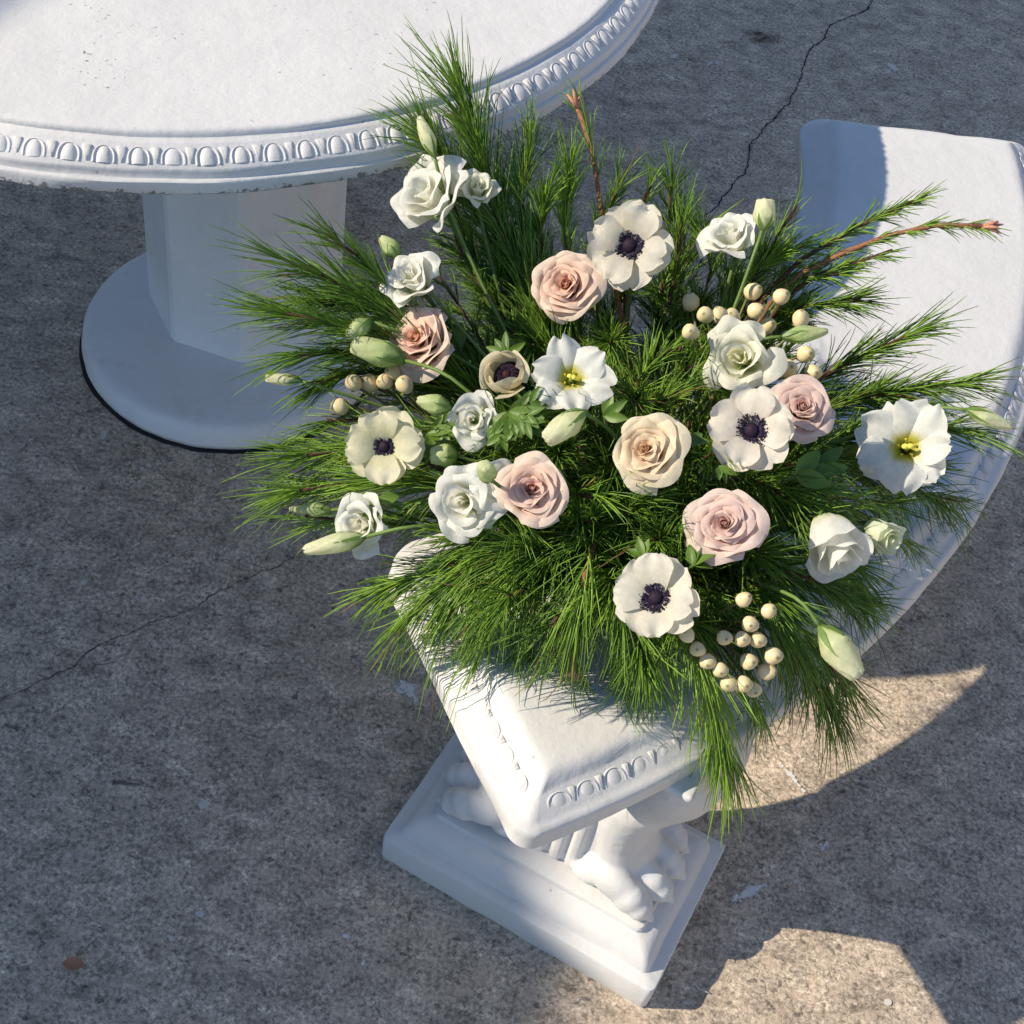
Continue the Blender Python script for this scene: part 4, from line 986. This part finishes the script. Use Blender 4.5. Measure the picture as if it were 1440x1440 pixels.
# ---- roses
rose(797, 402, 112, .05, .12, 'peach', 'peach rose touching a black-eyed white anemone', 1, tight=.62)
rose(590, 478, 118, -.22, .20, 'peach', 'peach rose partly covered by two plump green buds', 2, tight=.66, k=1.2)
rose(910, 634, 116, .05, .10, 'cream', 'cream rose with tight spiral centre', 3, tight=.52)
rose(748, 690, 116, .15, .15, 'blush', 'blush rose shaded beside the white flower with a green bud', 4, tight=.55)
rose(1020, 738, 118, .12, .05, 'mauve', 'dusty mauve rose between two black-eyed anemones', 5, tight=.55)
rose(1126, 575, 104, .45, .15, 'mauve', 'pale mauve rose half hidden behind a black-eyed anemone', 6, tight=.6)
# ---- anemones
anemone(885, 345, 124, .02, .05, 'black-eyed white anemone beside the peach rose', 21)
anemone(1057, 605, 128, .12, .12, 'black-eyed white anemone in front of the pale mauve rose', 22, warm=(.86, .78, .68))
anemone(922, 840, 128, -.02, .12, 'black-eyed white anemone next to the berries hanging over the bench', 23, warm=(.84, .80, .66))
anemone(540, 628, 112, .05, -.05, 'cream anemone with a small black eye', 24, cup=.42, tint=(.86, .82, .64), warm=(.80, .78, .52), eye=.85, k=1.2)
anemone(712, 526, 78, -.12, .28, 'half-closed beige anemone cup with dark inside', 25, closed=True, tint=(.82, .75, .55), warm=(.76, .68, .46), eye=1.0, n=9, dark=(.02, .006, .008))
# ---- white bell flowers
lisianthus(597, 272, 128, -.5, .45, 'white', 'large white ruffled flower next to the table rim', 31)
lisianthus(672, 263, 78, .3, .55, 'ivory', 'small white ruffled flower against the large white one', 32, spread=.85)
lisianthus(577, 388, 104, -.25, .5, 'white', 'white ruffled flower touching the peach rose with the plump buds', 33, spread=.85, k=1.2)
open_lisianthus(803, 530, 118, .25, .15, 'open white flower with yellow throat beside the beige anemone cup', 34)
lisianthus(664, 590, 86, .12, -.05, 'white', 'small white rosette flower beside the deeply cut green leaf', 35, n=9, spread=.95)
lisianthus(650, 706, 122, -.05, -.15, 'white', 'loose white flower beside the blush rose over the bench end', 36)
lisianthus(505, 738, 104, -.35, -.25, 'white', 'white flower crossed by two slim pale buds', 37, spread=.95, k=1.2)
lisianthus(1040, 503, 122, .0, .10, 'ivory', 'greenish white double flower among cream berries', 38)
lisianthus(1026, 328, 100, -.15, .75, 'white', 'white ruffled flower beside an upright cream bud', 39, spread=.9)
open_lisianthus(1275, 628, 140, .25, .05, 'wide open white flower with yellow-green throat over the seat', 40, n=7)
lisianthus(1184, 778, 140, .75, -1.15, 'white', 'white cup-shaped flower seen from the side over the curved bench edge', 41, spread=.80, depthz=1.0, ruf=.45)
lisianthus(1250, 757, 92, 1.0, -.7, 'green', 'pale green half-open flower against the white side-facing one', 42, spread=.66, depthz=1.0, ruf=.5)
lisianthus(700, 678, 84, .25, -.1, 'white', 'small white flower with green bud centre touching the blush rose', 43, n=5, spread=1.)
# ---- buds
PG = ((.26, .38, .09), (.55, .68, .28), (.76, .80, .48)); PC = ((.42, .54, .18), (.78, .82, .50), (.88, .87, .64))
bud(612, 222, 590, 166, 22, 'slim pale bud standing over the table rim', 51, stem_px=(630, 300), pal=PC)
bud(562, 362, 536, 334, 24, 'green bud against the white ruffled flower near the table column', 52, pal=PG)
bud(522, 448, 489, 474, 27, 'smaller plump green bud of the pair covering a peach rose', 53, k=1.17, pal=PG, tipw=.5)
bud(572, 508, 497, 484, 40, 'bigger plump green bud of the pair covering a peach rose', 54, k=1.18, stem_px=(640, 525), pal=PG, tipw=.55)
bud(425, 535, 375, 532, 17, 'pale bud tip poking out over the round table base', 55, pal=PC, tipw=.6)
bud(470, 718, 409, 716, 20, 'slim green bud of the two crossing a white flower', 56, k=1.18, stem_px=(560, 700), pal=PG, tipw=.25)
bud(515, 755, 430, 773, 30, 'thicker pale bud of the two crossing a white flower', 57, k=1.18, stem_px=(590, 735), pal=PC, tipw=.4)
bud(825, 578, 768, 618, 36, 'pale green bud touching the open white flower beside the beige cup', 58, k=1.19, pal=PC, tipw=.6)
bud(1098, 474, 1162, 466, 25, 'green bud among the berries round the double flower', 59, k=1.18, stem_px=(1060, 476), pal=PG, tipw=.3)
bud(1358, 575, 1421, 601, 25, 'slim yellow-green bud on a long stem beside the wide open flower', 60, k=1.13, stem_px=(1295, 570), pal=PC, tipw=.35)
bud(1152, 880, 1206, 950, 46, 'long pale bud hanging past the curved edge of the bench', 61, k=1.15, stem_px=(1120, 832), pal=PC, tipw=.45, dz=.01)
bud(635, 575, 588, 562, 28, 'green bud beside the small white rosette flower', 62, k=1.16, pal=PG)
bud(645, 640, 606, 640, 34, 'round green bud between cream anemone and white flower', 63, k=.98, pal=PG, tipw=.6)
bud(1073, 325, 1076, 282, 30, 'upright cream bud against a white ruffled flower', 64, k=1.16, pal=PC, tipw=.8)
bud(690, 676, 681, 654, 26, 'small green bud in the heart of a white flower', 65, k=1.23, pal=PG, tipw=.7, dz=.02)
# ---- berries
berries([(477, 572, 14), (497, 538, 13), (520, 539, 14), (541, 537, 12), (553, 524, 13), (569, 541, 14)], 'cream berries hanging beside the buds over the table base', 71)
berries([(971, 425, 13), (992, 443, 13), (971, 467, 13), (1012, 443, 12), (1030, 444, 12), (1059, 410, 13), (1063, 437, 13), (1099, 417, 13), (1079, 458, 13), (1126, 449, 13), (1133, 498, 13), (1143, 524, 13), (1108, 518, 14)], 'cream berries round the greenish white double flower', 72)
berries([(1046, 843, 12), (1081, 859, 12), (1055, 878, 13), (1019, 897, 12), (1044, 899, 12), (1066, 900, 13), (966, 893, 12), (981, 913, 12), (995, 930, 13), (1053, 930, 13), (1088, 922, 14), (1078, 944, 13), (1013, 942, 12), (1025, 961, 13), (1046, 962, 13), (1060, 970, 12)], 'cream berries hanging over the curved bench edge', 73)
# ---- leaves
leafy(715, 580, -60, 55, 26, 'deeply cut green leaf under the beige anemone cup', 81, k=1.09, n=6, cut=True, fan=.55)
leafy(712, 500, 95, 34, 14, 'curled green leaf frill at the rim of the beige anemone cup', 82, k=1.06, n=5, cut=False, fan=.5)
leafy(600, 610, -20, 46, 20, 'cut green leaf between the cream anemone and the rosette flower', 83, k=1.03, n=5, cut=True, fan=.5)
leafy(555, 600, 90, 36, 12, 'fringed green leaf between the cream anemone and the berries', 84, k=1.03, n=5, fan=.35)
leafy(905, 785, 110, 30, 14, 'smaller green frill behind the anemone by the hanging berries', 85, k=1.04, n=4, fan=.4)
leafy(975, 795, 50, 34, 16, 'green frill between an anemone and the dusty mauve rose', 86, k=1.04, n=5, fan=.45)
leafy(530, 715, -120, 44, 26, 'plain green leaf over the white flower crossed by buds', 87, k=1.13)
leafy(535, 705, 20, 32, 24, 'small round green leaf at the stem of the slim green bud', 88, k=1.13)
leafy(645, 490, 110, 46, 22, 'bright green leaf between a peach rose and the beige anemone cup', 89, k=1.06, n=2, fan=.7)
leafy(1120, 668, 10, 60, 30, 'broad shaded leaf between the dusty mauve rose and the wide open flower', 90, k=0.99, n=3, fan=.5)
leafy(1150, 660, 20, 50, 24, 'broad leaf under the wide open flower', 91, k=1.01, n=2, fan=.6)
leafy(850, 585, 30, 36, 18, 'small bright leaf between cream rose and pale bud', 92, k=1.03, n=3, fan=.7)
leafy(965, 625, 20, 34, 20, 'curled leaf between the cream rose and an anemone', 93, k=1.03, n=2, fan=.6)
leafy(1010, 655, -60, 26, 12, 'small leaf between an anemone and the dusty mauve rose', 94, k=1.04, n=3, fan=.5)
leafy(640, 460, 150, 40, 18, 'leaf behind the buried peach rose', 95, k=0.99, n=2, fan=.6)

# ------------------------------------------------------------------ small things and marks on the paving
M_STAINW = mat_stain('old_white_paint', (.70, .69, .67), .44, 120, .10)
M_STAIND = mat_stain('damp_stain', (.085, .078, .055), .42, 25, .25)
zz_ = .0024
blob(573, 972, 30, 26, .3, M_STAINW, 'paint_stain', zz_, 1); blob(1052, 1256, 52, 13, -.52, M_STAINW, 'paint_stain', zz_, 2); blob(1160, 1190, 13, 8, -.9, M_STAINW, 'paint_stain', zz_, 3)
blob(1112, 1092, 38, 7, .86, M_STAINW, 'paint_stain', zz_, 4); blob(487, 1318, 20, 6, .5, M_STAINW, 'paint_stain', zz_, 5); blob(510, 1356, 7, 13, .3, M_STAINW, 'paint_stain', zz_, 6)
blob(760, 210, 20, 5, .35, M_STAINW, 'paint_stain', zz_, 7); blob(1070, 51, 46, 17, .1, M_STAIND, 'damp_stain', .0030, 8, .12)
M_DROP = mat_plain('paint_drop', (.62, .58, .52), .6, .3, .1, 80, .0008)
rr = random.Random(5)
drops = [(287, 1132, 9, 6), (281, 1286, 5, 6), (241, 1321, 4, 4), (947, 80, 6, 3), (998, 90, 5, 2), (1008, 89, 4, 2), (1255, 95, 8, 4), (1250, 101, 5, 2), (146, 612, 5, 6), (118, 820, 4, 4), (202, 844, 5, 4), (404, 922, 5, 2), (425, 930, 3, 3), (1120, 1240, 4, 3), (1198, 1238, 3, 2), (1290, 1282, 3, 3), (1248, 1410, 6, 5), (97, 1204, 4, 3), (50, 1390, 3, 2), (148, 1329, 2, 2), (160, 1257, 3, 2), (200, 660, 3, 3), (240, 652, 3, 2), (295, 664, 3, 4), (320, 842, 3, 2), (52, 708, 2, 2), (1405, 470, 3, 2), (1380, 980, 3, 2), (1300, 1020, 3, 2)]
for _ in range(45): drops.append((rr.uniform(0, 1440), rr.choice((rr.uniform(650, 1440), rr.uniform(0, 1440))), rr.uniform(1.2, 2.6), rr.uniform(1, 2.2)))
for i, (x, y, a, b) in enumerate(drops): blob(x, y, a, b, rr.uniform(-1, 1), M_DROP, 'paint_drop', .0016, 30 + i, .22, 10, 1)
# nail
a = at_z(160, 1100, .0028); b = at_z(198, 1104, .0028); nl = thing('nail', 'short grey nail lying on the paving', 'nail', loc4(a))
V, F = tube([Vector((0, 0, 0)), (b - a) * .93, b - a], [.0016, .0016, .0003], 8); mk('shank', V, F, M_STEEL, nl)
dn = (b - a).normalized(); V, F = tube([-dn * .0012, Vector((0, 0, 0))], .0036, 12); mk('head', V, F, M_STEEL, nl)
# dry leaf scrap
p = at_z(104, 1357, .002); lf = MB(); V, F = leaf_vf(.024, .009, .5, -.2, 2); lf.add([Vector((v.x * .98, v.y, .003 + abs(v.z) * .6)) for v in V], F)
o = lf.build('dry_leaf', M_DRYLEAF); o.location = (p.x - .012, p.y, 0); tag(o, 'small reddish brown dry leaf scrap on the paving', 'leaf')
# pale thread
pts = [at_z(x, y, .0022) for x, y in ((978, 1384), (984, 1391), (990, 1393), (998, 1397))]; V, F = tube(pts, .0009, 5); tag(mk('thread', V, F, M_DROP), 'short pale bit of thread on the paving beside the bench foot', 'thread')
pts = [at_z(x, y, .0022) for x, y in ((322, 802), (321, 812), (318, 822))]; V, F = tube(pts, .0007, 5); tag(mk('fallen_needle', V, F, M_DROP), 'pale fallen needle by the long thin crack in the paving', 'needle')
